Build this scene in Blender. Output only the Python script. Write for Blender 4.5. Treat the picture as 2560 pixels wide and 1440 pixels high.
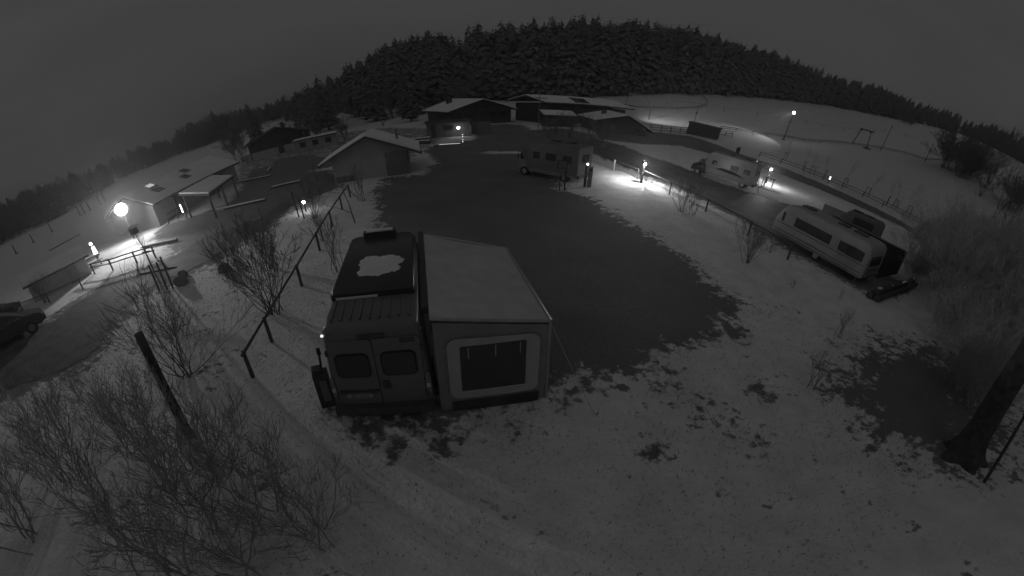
import bpy, math, random
import numpy as np
from mathutils import Matrix, Vector

for _o in list(bpy.data.objects):
    bpy.data.objects.remove(_o, do_unlink=True)
SC = bpy.context.scene
COL = SC.collection
R = math.radians

# ------------------------------------------------------------------ camera (wide 152 degree webcam lens)
cd = bpy.data.cameras.new('camera')
cam = bpy.data.objects.new('camera', cd)
COL.objects.link(cam)
cd.type = 'PANO'
_pc = cd if hasattr(cd, 'panorama_type') else cd.cycles
_pc.panorama_type = 'EQUIRECTANGULAR'
_pc.longitude_min, _pc.longitude_max = -1.32505, 1.32505
_pc.latitude_min, _pc.latitude_max = -0.74534, 0.74534
cam.matrix_world = Matrix.Translation((0, 0, 6.2)) @ Matrix.Rotation(R(60.8), 4, 'X') @ Matrix.Rotation(R(0.73), 4, 'Z')
cd.clip_start, cd.clip_end = 0.05, 3000
SC.camera = cam

# ------------------------------------------------------------------ world: overcast night sky
SKY = 0.062
wd = bpy.data.worlds.new('World')
SC.world = wd
wd.use_nodes = True
nt = wd.node_tree
nt.nodes.clear()
wo = nt.nodes.new('ShaderNodeOutputWorld')
bg = nt.nodes.new('ShaderNodeBackground')
sk = nt.nodes.new('ShaderNodeTexSky')
sk.sky_type = 'NISHITA'
sk.sun_disc = False
sk.sun_elevation, sk.sun_rotation = R(48), R(200)
sk.air_density, sk.dust_density, sk.ozone_density = 1.0, 4.0, 0.0
bw = nt.nodes.new('ShaderNodeRGBToBW')
tc = nt.nodes.new('ShaderNodeTexCoord')
mp = nt.nodes.new('ShaderNodeMapping')
mp.inputs['Scale'].default_value = (1.2, 1.2, 4.5)
mp.inputs['Rotation'].default_value = (0.25, 0.12, 0.4)
nz = nt.nodes.new('ShaderNodeTexNoise')
nz.inputs['Scale'].default_value = 1.6
nz.inputs['Detail'].default_value = 4
mr = nt.nodes.new('ShaderNodeMapRange')
mr.inputs['To Min'].default_value, mr.inputs['To Max'].default_value = 0.72, 1.22
# thick cloud: the clear-sky gradient only shows faintly through it
mx = nt.nodes.new('ShaderNodeMath'); mx.operation = 'MULTIPLY_ADD'
mx.inputs[1].default_value = 0.0035; mx.inputs[2].default_value = SKY * 0.78
ml = nt.nodes.new('ShaderNodeMath'); ml.operation = 'MULTIPLY'
nt.links.new(sk.outputs[0], bw.inputs[0])
nt.links.new(bw.outputs[0], mx.inputs[0])
nt.links.new(tc.outputs['Generated'], mp.inputs[0])
nt.links.new(mp.outputs[0], nz.inputs['Vector'])
nt.links.new(nz.outputs['Fac'], mr.inputs['Value'])
nt.links.new(mx.outputs[0], ml.inputs[0])
nt.links.new(mr.outputs[0], ml.inputs[1])
nt.links.new(ml.outputs[0], bg.inputs['Color'])
bg.inputs['Strength'].default_value = 1.0
nt.links.new(bg.outputs[0], wo.inputs[0])

# veiled moon: a very soft, weak directional light
sl = bpy.data.lights.new('moon', 'SUN')
sl.energy, sl.angle, sl.color = 0.02, R(25), (1, 1, 1)
so = bpy.data.objects.new('moon', sl)
COL.objects.link(so)
so.rotation_euler = (R(42), 0, R(-20))

SC.view_settings.view_transform = 'Standard'
SC.view_settings.look = 'None'
SC.view_settings.exposure = 0
SC.view_settings.gamma = 1
SC.view_settings.use_curve_mapping = False
SC.render.engine = 'CYCLES'
cy = SC.cycles
cy.use_denoising = True
cy.max_bounces, cy.diffuse_bounces, cy.glossy_bounces = 4, 2, 2
cy.use_adaptive_sampling, cy.adaptive_threshold, cy.adaptive_min_samples = True, 0.018, 28
cy.volume_bounces = 0
cy.transparent_max_bounces = 8
cy.sample_clamp_indirect = 2.0
cy.use_light_tree = True
cy.caustics_reflective = cy.caustics_refractive = False

# ------------------------------------------------------------------ materials (an infrared night camera sees greys only)
MATS = {}
def mat(name, v, rough=0.8, var=0.12, scale=4.0, bump=0.0, bscale=25.0, metal=0.0, spec=0.3, emit=0.0, alpha=None):
    if name in MATS:
        return MATS[name]
    m = bpy.data.materials.new(name)
    m.use_nodes = True
    t = m.node_tree
    b = t.nodes['Principled BSDF']
    b.inputs['Roughness'].default_value = rough
    b.inputs['Metallic'].default_value = metal
    b.inputs['Specular IOR Level'].default_value = spec
    co = t.nodes.new('ShaderNodeTexCoord')
    n = t.nodes.new('ShaderNodeTexNoise')
    n.inputs['Scale'].default_value = scale
    n.inputs['Detail'].default_value = 2
    t.links.new(co.outputs['Object'], n.inputs['Vector'])
    r = t.nodes.new('ShaderNodeMapRange')
    r.inputs['From Min'].default_value, r.inputs['From Max'].default_value = 0.3, 0.7
    r.inputs['To Min'].default_value, r.inputs['To Max'].default_value = v * (1 - var), v * (1 + var)
    t.links.new(n.outputs['Fac'], r.inputs['Value'])
    t.links.new(r.outputs[0], b.inputs['Base Color'])
    if bump:
        n2 = t.nodes.new('ShaderNodeTexNoise')
        n2.inputs['Scale'].default_value = bscale
        n2.inputs['Detail'].default_value = 3
        t.links.new(co.outputs['Object'], n2.inputs['Vector'])
        bp = t.nodes.new('ShaderNodeBump')
        bp.inputs['Strength'].default_value = bump
        bp.inputs['Distance'].default_value = 0.05
        t.links.new(n2.outputs['Fac'], bp.inputs['Height'])
        t.links.new(bp.outputs[0], b.inputs['Normal'])
    if emit:
        b.inputs['Emission Color'].default_value = (1, 1, 1, 1)
        b.inputs['Emission Strength'].default_value = emit
        if emit < 7:
            m.cycles.emission_sampling = 'NONE'      # too faint to light anything
    MATS[name] = m
    return m

SNOW = mat('snow', 0.82, 0.9, 0.05, 1.5, 0.5, 9)
ROOFSNOW = mat('roof_snow', 0.88, 0.9, 0.06, 0.6, 0.3, 4)
WOOD = mat('weathered_wood', 0.09, 0.9, 0.3, 6, 0.4, 40)
DWOOD = mat('dark_timber', 0.075, 0.9, 0.3, 3, 0.3, 30)
BARK = mat('bark', 0.075, 0.95, 0.35, 5, 0.6, 30)
TWIG = mat('twig', 0.17, 0.9, 0.3, 3)
TWIGL = mat('pale_twig', 0.4, 0.9, 0.3, 3)
PAINT = mat('van_paint', 0.16, 0.35, 0.06, 2, spec=0.4)
WHITE = mat('white_coachwork', 0.30, 0.35, 0.06, 1.5, spec=0.4)
GREYC = mat('grey_coachwork', 0.2, 0.4, 0.08, 1.5, spec=0.4)
BLACKP = mat('black_paint', 0.045, 0.25, 0.1, 2, spec=0.5)
PLASTIC = mat('dark_plastic', 0.075, 0.5, 0.15, 4)
RUBBER = mat('rubber', 0.03, 0.85, 0.1, 5)
RIM = mat('wheel_rim', 0.3, 0.4, 0.1, 5, metal=0.3)
GLASS = mat('dark_glass', 0.05, 0.08, 0.05, 2, spec=0.6)
CHROME = mat('bright_metal', 0.45, 0.3, 0.1, 5, metal=0.7)
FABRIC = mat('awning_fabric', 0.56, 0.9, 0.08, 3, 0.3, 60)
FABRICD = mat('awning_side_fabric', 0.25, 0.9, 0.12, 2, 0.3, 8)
FABRICL = mat('pale_fabric', 0.42, 0.9, 0.06, 3, 0.2, 6)
DTENT = mat('dark_tent_fabric', 0.06, 0.9, 0.2, 2, 0.4, 5)
RENDERW = mat('pale_render', 0.36, 0.9, 0.1, 0.8, 0.1, 20)
WHITEW = mat('white_render', 0.5, 0.9, 0.08, 0.8, 0.1, 20)
ROOFD = mat('dark_roof', 0.07, 0.8, 0.2, 1.5, 0.3, 12)
STEEL = mat('grey_steel', 0.22, 0.5, 0.12, 4, metal=0.3)
DSTEEL = mat('dark_steel', 0.06, 0.5, 0.15, 4)
ROCK = mat('rock', 0.16, 0.9, 0.3, 3, 0.8, 6)
PLATE = mat('plate_white', 0.35, 0.5, 0.05)
INK = mat('plate_ink', 0.02, 0.6, 0.05)
LENS = mat('tail_lens', 0.2, 0.2, 0.2, 20, spec=0.6)
def lampmat(name, s):
    return mat(name, 0.8, 0.5, 0.01, emit=s)

def ground_material():
    m = bpy.data.materials.new('snow_and_winter_grass')
    m.use_nodes = True
    t = m.node_tree
    b = t.nodes['Principled BSDF']
    L = t.links.new
    def N(k, **kw):
        n = t.nodes.new(k)
        for a, c in kw.items():
            setattr(n, a, c)
        return n
    co = N('ShaderNodeTexCoord')
    at = N('ShaderNodeAttribute', attribute_name='bare')
    def noise(scale, detail, rough=0.6):
        n = N('ShaderNodeTexNoise')
        n.inputs['Scale'].default_value = scale
        n.inputs['Detail'].default_value = detail
        n.inputs['Roughness'].default_value = rough
        L(co.outputs['Object'], n.inputs['Vector'])
        return n
    def math_(op, a, c):
        n = N('ShaderNodeMath', operation=op)
        for i, q in enumerate((a, c)):
            if isinstance(q, (int, float)):
                n.inputs[i].default_value = q
            else:
                L(q, n.inputs[i])
        return n.outputs[0]
    na = noise(0.55, 7, 0.72)
    nb = noise(5.0, 4, 0.65)
    s = math_('ADD', at.outputs['Fac'], math_('MULTIPLY', math_('SUBTRACT', na.outputs['Fac'], 0.5), 3.0))
    s = math_('ADD', s, math_('MULTIPLY', math_('SUBTRACT', nb.outputs['Fac'], 0.5), 2.4))
    nc = noise(2.0, 3, 0.6)
    s = math_('ADD', s, math_('MULTIPLY', math_('SUBTRACT', nc.outputs['Fac'], 0.5), 2.6))
    mk = N('ShaderNodeMapRange', interpolation_type='SMOOTHSTEP')
    mk.inputs['From Min'].default_value, mk.inputs['From Max'].default_value = -0.18, 0.40
    L(s, mk.inputs['Value'])
    # winter grass: dark, matted
    ng = noise(14, 3, 0.7)
    ng2 = noise(0.35, 3)
    gm = N('ShaderNodeMapRange')
    gm.inputs['From Min'].default_value, gm.inputs['From Max'].default_value = 0.3, 0.7
    gm.inputs['To Min'].default_value, gm.inputs['To Max'].default_value = 0.14, 0.25
    L(math_('ADD', math_('MULTIPLY', ng.outputs['Fac'], 0.6), math_('MULTIPLY', ng2.outputs['Fac'], 0.4)), gm.inputs['Value'])
    ns = noise(1.1, 3)
    sm = N('ShaderNodeMapRange')
    sm.inputs['From Min'].default_value, sm.inputs['From Max'].default_value = 0.3, 0.7
    sm.inputs['To Min'].default_value, sm.inputs['To Max'].default_value = 0.70, 0.86
    L(ns.outputs['Fac'], sm.inputs['Value'])
    mixc = N('ShaderNodeMix', data_type='FLOAT')
    L(mk.outputs[0], mixc.inputs[0]); L(sm.outputs[0], mixc.inputs[2]); L(gm.outputs[0], mixc.inputs[3])
    L(mixc.outputs[0], b.inputs['Base Color'])
    b.inputs['Roughness'].default_value = 0.85
    b.inputs['Specular IOR Level'].default_value = 0.25
    # relief: trodden snow and tufts, snow lying a little proud of the grass
    h1 = noise(6.5, 4, 0.7)
    h2 = noise(1.3, 3)
    hh = math_('ADD', math_('MULTIPLY', h1.outputs['Fac'], 0.17), math_('MULTIPLY', h2.outputs['Fac'], 0.12))
    hh = math_('ADD', hh, math_('MULTIPLY', mk.outputs[0], -0.04))
    hh = math_('ADD', hh, math_('MULTIPLY', math_('MULTIPLY', ng.outputs['Fac'], mk.outputs[0]), 0.05))
    bp = N('ShaderNodeBump')
    bp.inputs['Strength'].default_value = 0.6
    bp.inputs['Distance'].default_value = 1.0
    L(hh, bp.inputs['Height'])
    L(bp.outputs[0], b.inputs['Normal'])
    return m

def spruce_material():
    m = bpy.data.materials.new('snow_dusted_needles')
    m.use_nodes = True
    t = m.node_tree
    b = t.nodes['Principled BSDF']
    L = t.links.new
    co = t.nodes.new('ShaderNodeTexCoord')
    n = t.nodes.new('ShaderNodeTexNoise')
    n.inputs['Scale'].default_value = 1.3
    n.inputs['Detail'].default_value = 5
    L(co.outputs['Object'], n.inputs['Vector'])
    oi = t.nodes.new('ShaderNodeObjectInfo')
    r = t.nodes.new('ShaderNodeMapRange')
    r.inputs['From Min'].default_value, r.inputs['From Max'].default_value = 0.52, 0.72
    r.inputs['To Min'].default_value, r.inputs['To Max'].default_value = 0.14, 0.40
    L(n.outputs['Fac'], r.inputs['Value'])
    L(r.outputs[0], b.inputs['Base Color'])
    b.inputs['Roughness'].default_value = 0.9
    b.inputs['Specular IOR Level'].default_value = 0.1
    return m
NEEDLE = spruce_material()

# ------------------------------------------------------------------ helpers
class MB:
    def __init__(s):
        s.v, s.f = [], []
    def add(s, vs, fs):
        o = len(s.v)
        s.v += [tuple(p) for p in vs]
        s.f += [tuple(i + o for i in f) for f in fs]
        return s
    def box(s, cx, cy, cz, sx, sy, sz, rz=0.0):
        c, q = math.cos(rz), math.sin(rz)
        vs = []
        for dz in (-.5, .5):
            for dx, dy in ((-.5, -.5), (.5, -.5), (.5, .5), (-.5, .5)):
                x, y = dx * sx, dy * sy
                vs.append((cx + c * x - q * y, cy + q * x + c * y, cz + dz * sz))
        return s.add(vs, [(3, 2, 1, 0), (4, 5, 6, 7), (0, 1, 5, 4), (1, 2, 6, 5), (2, 3, 7, 6), (3, 0, 4, 7)])
    def tube(s, a, b, r0, r1=None, n=8):
        r1 = r0 if r1 is None else r1
        a, b = Vector(a), Vector(b)
        d = b - a
        if d.length < 1e-6:
            return s
        d.normalize()
        u = d.orthogonal().normalized()
        w = d.cross(u)
        vs = []
        for p, r in ((a, r0), (b, r1)):
            for k in range(n):
                t = 2 * math.pi * k / n
                vs.append(p + r * (math.cos(t) * u + math.sin(t) * w))
        fs = [(k, (k + 1) % n, n + (k + 1) % n, n + k) for k in range(n)]
        fs += [tuple(range(n - 1, -1, -1)), tuple(range(n, 2 * n))]
        return s.add(vs, fs)
    def ball(s, c, rx, ry=None, rz=None, n=10, m=6, rng=None, jit=0.0):
        ry = rx if ry is None else ry
        rz = rx if rz is None else rz
        vs = [(c[0], c[1], c[2] - rz)]
        for i in range(1, m):
            p = -math.pi / 2 + math.pi * i / m
            for k in range(n):
                t = 2 * math.pi * k / n
                j = 1 + (rng.uniform(-jit, jit) if rng else 0)
                vs.append((c[0] + rx * j * math.cos(p) * math.cos(t), c[1] + ry * j * math.cos(p) * math.sin(t), c[2] + rz * j * math.sin(p)))
        vs.append((c[0], c[1], c[2] + rz))
        fs = [(0, 1 + (k + 1) % n, 1 + k) for k in range(n)]
        for i in range(m - 2):
            for k in range(n):
                a, b = 1 + i * n + k, 1 + i * n + (k + 1) % n
                fs.append((a, b, b + n, a + n))
        q = len(vs) - 1
        fs += [(q, q - n + k, q - n + (k + 1) % n) for k in range(n)]
        return s.add(vs, fs)
    def slab(s, pts, t):                       # thick sheet below/above a polygon, along its normal
        P = [Vector(p) for p in pts]
        nrm = Vector((0, 0, 0))
        for i in range(len(P)):
            a, b = P[i], P[(i + 1) % len(P)]
            nrm += Vector(((a.y - b.y) * (a.z + b.z), (a.z - b.z) * (a.x + b.x), (a.x - b.x) * (a.y + b.y)))
        nrm.normalize()
        n = len(P)
        vs = [p for p in P] + [p + nrm * t for p in P]
        lo, hi = tuple(range(n)), tuple(range(n, 2 * n))
        fs = [lo[::-1], hi] + [(k, (k + 1) % n, n + (k + 1) % n, n + k) for k in range(n)]
        if t < 0:
            fs = [f[::-1] for f in fs]
        return s.add(vs, fs)
    def loft(s, secs, n=24):                   # secs: (y, bottom half width, top half width, z0, z1, corner radius)
        loops = []
        for (y, wb, wt, z0, z1, r) in secs:
            pts = []
            r = min(r, (z1 - z0) / 2.01, wt * .98)
            cs = [(wt - r, z1 - r, 0), (-(wt - r), z1 - r, 90), (-(wb - min(r, .12)), z0 + min(r, .12), 180), (wb - min(r, .12), z0 + min(r, .12), 270)]
            rr = [r, r, min(r, .12), min(r, .12)]
            for (cx, cz, a0), q in zip(cs, rr):
                for k in range(n // 4):
                    a = R(a0 + 90 * k / (n // 4 - 1))
                    pts.append((cx + q * math.cos(a), y, cz + q * math.sin(a)))
            loops.append(pts)
        m = len(loops[0])
        vs = [p for l in loops for p in l]
        fs = []
        for i in range(len(loops) - 1):
            for k in range(m):
                a, b = i * m + k, i * m + (k + 1) % m
                fs.append((a, b, b + m, a + m))
        fs.append(tuple(range(m))[::-1])
        fs.append(tuple((len(loops) - 1) * m + k for k in range(m)))
        return s.add(vs, fs)
    def rpanel(s, u0, u1, v0, v1, r, depth, place, n=5):     # rounded panel in a plane; place(u, v, d) -> xyz
        pts = []
        for cx, cv, a0 in ((u1 - r, v1 - r, 0), (u0 + r, v1 - r, 90), (u0 + r, v0 + r, 180), (u1 - r, v0 + r, 270)):
            for k in range(n):
                a = R(a0 + 90 * k / (n - 1))
                pts.append((cx + r * math.cos(a), cv + r * math.sin(a)))
        m = len(pts)
        vs = [place(a, b, 0) for a, b in pts] + [place(a, b, depth) for a, b in pts]
        fs = [tuple(range(m))[::-1], tuple(range(m, 2 * m))] + [(k, (k + 1) % m, m + (k + 1) % m, m + k) for k in range(m)]
        return s.add(vs, fs)
    def mesh(s, name, smooth=False):
        me = bpy.data.meshes.new(name)
        me.from_pydata(s.v, [], s.f)
        me.update()
        if smooth:
            me.polygons.foreach_set('use_smooth', [True] * len(me.polygons))
            try:
                me.set_sharp_from_angle(angle=R(38))
            except Exception:
                pass
        return me
    def build(s, name, material, parent=None, smooth=False):
        me = s.mesh(name, smooth)
        me.materials.append(material)
        o = bpy.data.objects.new(name, me)
        COL.objects.link(o)
        if parent:
            o.parent = parent
        return o

def tag(o, label=None, cat=None, group=None, kind=None):
    if label: o['label'] = label
    if cat: o['category'] = cat
    if group: o['group'] = group
    if kind: o['kind'] = kind
    return o
def thing(name, label, cat, loc=(0, 0, 0), rz=0.0, group=None):
    o = bpy.data.objects.new(name, None)
    COL.objects.link(o)
    o.location = loc
    o.rotation_euler = (0, 0, rz)
    return tag(o, label, cat, group)
def copy_tree(o, parent=None):
    c = o.copy()
    COL.objects.link(c)
    c.parent = parent
    for ch in [q for q in bpy.data.objects if q.parent == o]:
        copy_tree(ch, c)
    return c
def heading(dx, dy):                          # rotation that turns local +y onto (dx, dy)
    return math.atan2(-dx, dy)

# ------------------------------------------------------------------ terrain: flat site, ski hill rising to the north-east
TAZ = [-180, -100, -75, -40, -20, 0, 13, 21, 29, 37, 45, 50, 56, 61, 75, 90, 140, 180]
TN = [[(0,0),(300,0)],[(0,0),(150,0),(300,2)],[(0,0),(110,0),(250,2)],[(0,0),(110,0),(250,3)],[(0,0),(90,0),(130,2),(250,14)],
[(0,0),(95,0),(140,3.5),(250,25)],[(0,0),(85,.3),(110,2),(140,7),(260,35)],[(0,0),(85,.3),(110,3.5),(150,11.6),(290,45)],
[(0,0),(75,0),(95,1.8),(125,6.8),(185,18.3),(300,45)],[(0,0),(75,0),(95,1.6),(135,4.6),(215,26.3),(300,45)],
[(0,0),(72,0),(95,2.3),(145,11.8),(230,33.8),(320,55)],[(0,0),(68,0),(92,2.4),(145,13),(235,39),(320,58)],
[(0,0),(64,0),(88,2.4),(140,15.5),(235,44),(320,60)],[(0,0),(60,0),(85,3),(130,18.5),(230,47.5),(320,62)],
[(0,0),(60,0),(85,3),(130,18),(230,46),(320,60)],[(0,0),(60,0),(100,6),(230,35)],[(0,0),(80,0),(300,5)],[(0,0),(300,0)]]
_A = np.arange(-180, 181, 2.0)
_D = np.arange(0, 601, 4.0)
_G = np.array([np.interp(_D, [q[0] for q in n], [q[1] for q in n]) for n in TN])
_Z = np.array([np.interp(_A, TAZ, _G[:, j]) for j in range(len(_D))]).T
for _ in range(3):
    p = np.pad(_Z, ((1, 1), (0, 0)), mode='wrap'); _Z = (p[:-2] + 2 * p[1:-1] + p[2:]) / 4
    p = np.pad(_Z, ((0, 0), (1, 1)), mode='edge'); _Z = (p[:, :-2] + 2 * p[:, 1:-1] + p[:, 2:]) / 4
def hz(x, y):
    x = np.asarray(x, float); y = np.asarray(y, float)
    d = np.clip(np.hypot(x, y), 0, 599.9)
    a = np.clip(np.degrees(np.arctan2(x, y)), -179.99, 179.99)
    i = (a + 180) / 2; j = d / 4
    i0 = np.floor(i).astype(int); j0 = np.floor(j).astype(int); u = i - i0; v = j - j0
    return _Z[i0, j0]*(1-u)*(1-v) + _Z[i0+1, j0]*u*(1-v) + _Z[i0, j0+1]*(1-u)*v + _Z[i0+1, j0+1]*u*v
def gz(x, y):
    return float(hz(x, y))

LANE_UP = [(10.2,54.0),(13.2,48.2),(14.3,41.9),(16.2,39.2),(17.4,36.0),(18.6,32.6),(20.5,30.6),(23.9,28.4),(24.4,23.3),(24.5,18.4)]
LANE_LO = [(7.7,39.4),(9.3,32.9),(10.5,29.6),(12.0,26.4),(13.2,23.3),(14.1,20.8),(14.2,17.9),(14.6,15.0)]
ROAD_UP = [(13,66),(24.8,76.5),(34.9,77.5),(37.9,71.0),(39.6,64.9),(45.8,58.8),(49.2,49.7),(51.7,38.9),(51.0,29.8),(46.7,19.9),(44,8)]
ROAD_LO = [(11,53),(16.5,52.5),(24.8,58.4),(29.1,55.5),(35.5,52.4),(38.2,49.3),(42.0,42.6),(44.4,36.8),(47.0,30.1),(42.6,20.3),(40,8)]
PATH_UP = [(-30,0),(-26.2,4.1),(-22.3,6.4),(-22.9,8.6),(-23.1,10.8),(-22.8,12.8),(-20.7,13.4),(-19.9,14.9),(-20.0,17.5),(-19.0,19.1),(-16.9,21.2),(-17.1,24.9)]
PATH_LO = [(-15.5,-3),(-15.0,.9),(-14.1,2.8),(-13.1,3.8),(-13.1,5.2),(-15.2,7.6),(-16.2,9.4),(-15.5,10.9),(-14.7,12.0),(-13.9,13.8),(-13.6,16.4),(-13.4,18.9),(-14.0,22.1)]
LAWN = [(-9.4,24.4),(-9.3,27),(-9.8,28.6),(-7,28.9),(-6.6,34),(-9.1,40.6),(-9.7,43.6),(-5,49),(-5.3,61.7),(-4.8,71),(-1.8,72.5),(1.6,71),(2.6,61.6),(7.3,66.6),(11.3,59.6),(11,52.3),(9.8,46),(7.7,39.4),(6.6,36),(2,33),(1,30),(3.0,28),(3.6,24.6),(4.6,22),(5.7,18.5),(6.8,16),(7.6,13),(7.9,10.1),(6.5,8.6),(4.4,7.6),(3.2,6.9),(1.3,6.25),(-1.4,6.6),(-2.5,9.0),(-4.4,11),(-6,15),(-7.6,20)]
YARD = [(-29.0,22.6),(-26.5,23.8),(-23.1,25.1),(-27.3,33.1),(-36,47),(-31.7,46),(-35.3,52.7),(-29.4,52.5),(-20.7,44),(-15.6,33),(-12.6,28),(-13.2,25.2),(-14.5,21.5),(-17,17.5),(-19.3,15.2),(-22,16.4),(-25.5,18.6),(-28,20.6)]
YARD2 = [(-27,33),(-40,50),(-56,72),(-44,80),(-26,80),(-12,66),(-9,50),(-10,42),(-9.5,32),(-14,36)]
RFOOT = [(9.9,6.8),(13.5,7.2),(16.8,5.2),(17.4,2.7),(12.1,.1),(9.2,0.6),(7.7,3.0),(8.0,5.0)]
VANP = [(-3.7,4.75),(-1.3,5.0),(.6,6.2),(-.3,9.4),(-2.4,10.8),(-5.0,10.4)]
CARP = [(14.2,19),(15.8,11.3),(18.5,10.3),(22.5,11.6),(20.5,19.5)]
def sdf(poly, x, y):
    P = np.array(poly, float)
    best = np.full(x.shape, 1e9)
    ins = np.zeros(x.shape, bool)
    for i in range(len(P)):
        a, b = P[i], P[(i + 1) % len(P)]
        e = b - a
        t = np.clip(((x - a[0]) * e[0] + (y - a[1]) * e[1]) / max(e @ e, 1e-9), 0, 1)
        best = np.minimum(best, np.hypot(x - a[0] - t * e[0], y - a[1] - t * e[1]))
        c = (a[1] > y) != (b[1] > y)
        xs = a[0] + (y - a[1]) * e[0] / (e[1] if abs(e[1]) > 1e-9 else 1e-9)
        ins ^= c & (x < xs)
    return np.where(ins, best, -best)
def bareness(x, y):
    d = np.hypot(x, y)
    b = np.full(x.shape, -1.75)
    b = np.maximum(b, np.interp(d, [0, 9, 16, 30, 60], [-.56, -.62, -.98, -1.35, -1.75]))
    # thin, trodden snow in front of the van and along the left fence
    b = np.maximum(b, -0.38 - 0.35 * np.hypot((x - 0.2) / 4.0, (y - 4.8) / 1.3))
    b = np.maximum(b, -0.30 - 0.35 * np.hypot((x - 8.4) / 1.6, (y - 9.2) / 1.6))
    b = np.maximum(b, 0.16 - 0.40 * np.hypot((x - 4.1 + (y - 5.8) * .42) / .6, (y - 5.8) / 1.7))
    b = np.maximum(b, -0.75 - 0.40 * np.abs(x + 7.4 + (y - 9) * .24) - 0.03 * np.abs(y - 11))
    b = np.maximum(b, -0.26 - 0.07 * np.hypot((x + 12.5) / 1.5, (y - 6.5) / 1.5))
    for P, k in ((LAWN, 1), (YARD, .9), (LANE_UP + LANE_LO[::-1], 1), (ROAD_UP + ROAD_LO[::-1], 1), (PATH_UP + PATH_LO[::-1], .8), (RFOOT, .45), (VANP, 1), (CARP, 1)):
        b = np.maximum(b, np.clip(sdf(P, x, y), -3, 2) * (1.0 if k == 1 else k))
    b = np.maximum(b, np.minimum(np.clip(sdf(YARD2, x, y), -3, 2) * .5, .28))
    for px, py, r in ((5.95,5.7,.42),(6.15,5.45,.35),(4.0,6.7,.5),(4.1,5.9,.42),(4.45,5.45,.36),(4.7,4.8,.3),(4.3,4.4,.36),(4.95,4.05,.34),(6.8,8.4,.6),(6.8,9.9,.5),
                      (1.2,6.0,.45),(2.7,4.4,.35),(-2.1,4.75,.4),(-1.3,4.7,.45),(-2.7,4.5,.3),(.1,5.2,.3)):
        b = np.maximum(b, (r - np.hypot((x - px) * 1.2, y - py)) * 1.5 - .2)
    # snow lying on in the yard
    for px, py, rx, ry in ((-.3,38.6,2.6,.8),(-16.3,17.6,.9,2.0),(-7.5,50.5,1.5,2.5),(3.9,24.1,1.2,.7),(-17,36,2.4,.8)):
        b = np.minimum(b, (np.hypot((x - px) / rx, (y - py) / ry) - 1.0) * 1.2)
    return b

def build_ground():
    az = np.concatenate([np.arange(-180, -92, 4.0), np.arange(-92, 92, 0.4), np.arange(92, 180, 4.0)])
    ds = [0.35]
    while ds[-1] < 700:
        ds.append(ds[-1] * 1.018 + 0.012)
    ds = np.array(ds)
    na, nd = len(az), len(ds)
    A, D = np.meshgrid(np.radians(az), ds, indexing='ij')
    X, Y = D * np.sin(A), D * np.cos(A)
    Z = hz(X, Y)
    v = np.stack([X, Y, Z], -1).reshape(-1, 3)
    v = np.vstack([v, [[0, 0, 0]]])
    i = np.arange(na)[:, None]; j = np.arange(nd - 1)[None]
    i2 = (i + 1) % na
    q = np.stack([i * nd + j, i * nd + j + 1, i2 * nd + j + 1, i2 * nd + j], -1).reshape(-1, 4)[:, ::-1]
    i = np.arange(na)
    tri = np.stack([np.full(na, na * nd), ((i + 1) % na) * nd, i * nd], -1)
    me = bpy.data.meshes.new('ground')
    me.vertices.add(len(v)); me.vertices.foreach_set('co', v.ravel())
    li = np.concatenate([q.ravel(), tri.ravel()]).astype(np.int32)
    me.loops.add(len(li)); me.loops.foreach_set('vertex_index', li)
    st = np.concatenate([np.arange(len(q)) * 4, len(q) * 4 + np.arange(len(tri)) * 3]).astype(np.int32)
    me.polygons.add(len(st)); me.polygons.foreach_set('loop_start', st)
    me.update(calc_edges=True); me.validate()
    a = me.attributes.new('bare', 'FLOAT', 'POINT')
    a.data.foreach_set('value', bareness(v[:, 0], v[:, 1]).astype(np.float32))
    me.polygons.foreach_set('use_smooth', [True] * len(me.polygons))
    me.materials.append(ground_material())
    o = bpy.data.objects.new('ground', me)
    COL.objects.link(o)
    tag(o, kind='structure')
    # make sure the sheet faces up
    if me.polygons[0].normal.z < 0:
        me.flip_normals()
build_ground()

ASPHALT = mat('damp_asphalt', 0.16, 0.65, 0.25, 0.6, 0.25, 40)
GRAVEL = mat('damp_gravel', 0.11, 0.8, 0.3, 1.2, 0.5, 30)
def strip(name, up, lo, material, inset, seed):
    rng = random.Random(seed)
    def res(pl, n):
        P = np.array(pl, float)
        s = np.concatenate([[0], np.cumsum(np.hypot(*np.diff(P, axis=0).T))])
        t = np.linspace(0, s[-1], n)
        return np.stack([np.interp(t, s, P[:, 0]), np.interp(t, s, P[:, 1])], -1)
    n = 90
    U, W = res(up, n), res(lo, n)
    m = MB()
    rows = 7
    vs, fs = [], []
    for i in range(n):
        d = W[i] - U[i]
        L = max(np.hypot(*d), .1)
        a = min(.4, (inset + rng.uniform(0, .35)) / L)
        b = 1 - min(.4, (inset + rng.uniform(0, .35)) / L)
        for k in range(rows):
            q = U[i] + d * (a + (b - a) * k / (rows - 1))
            vs.append((q[0], q[1], gz(q[0], q[1]) + 0.02))
    for i in range(n - 1):
        for k in range(rows - 1):
            a = i * rows + k
            fs.append((a, a + 1, a + rows + 1, a + rows))
    m.add(vs, fs)
    o = m.build(name, material)
    me = o.data
    if sum(p.normal.z for p in me.polygons) < 0:
        me.flip_normals()
    return tag(o, kind='structure')
strip('road', ROAD_UP, ROAD_LO, ASPHALT, .5, 1)
strip('lane', LANE_UP, LANE_LO, ASPHALT, .5, 2)
strip('path', PATH_UP, PATH_LO, GRAVEL, .9, 3)

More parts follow.
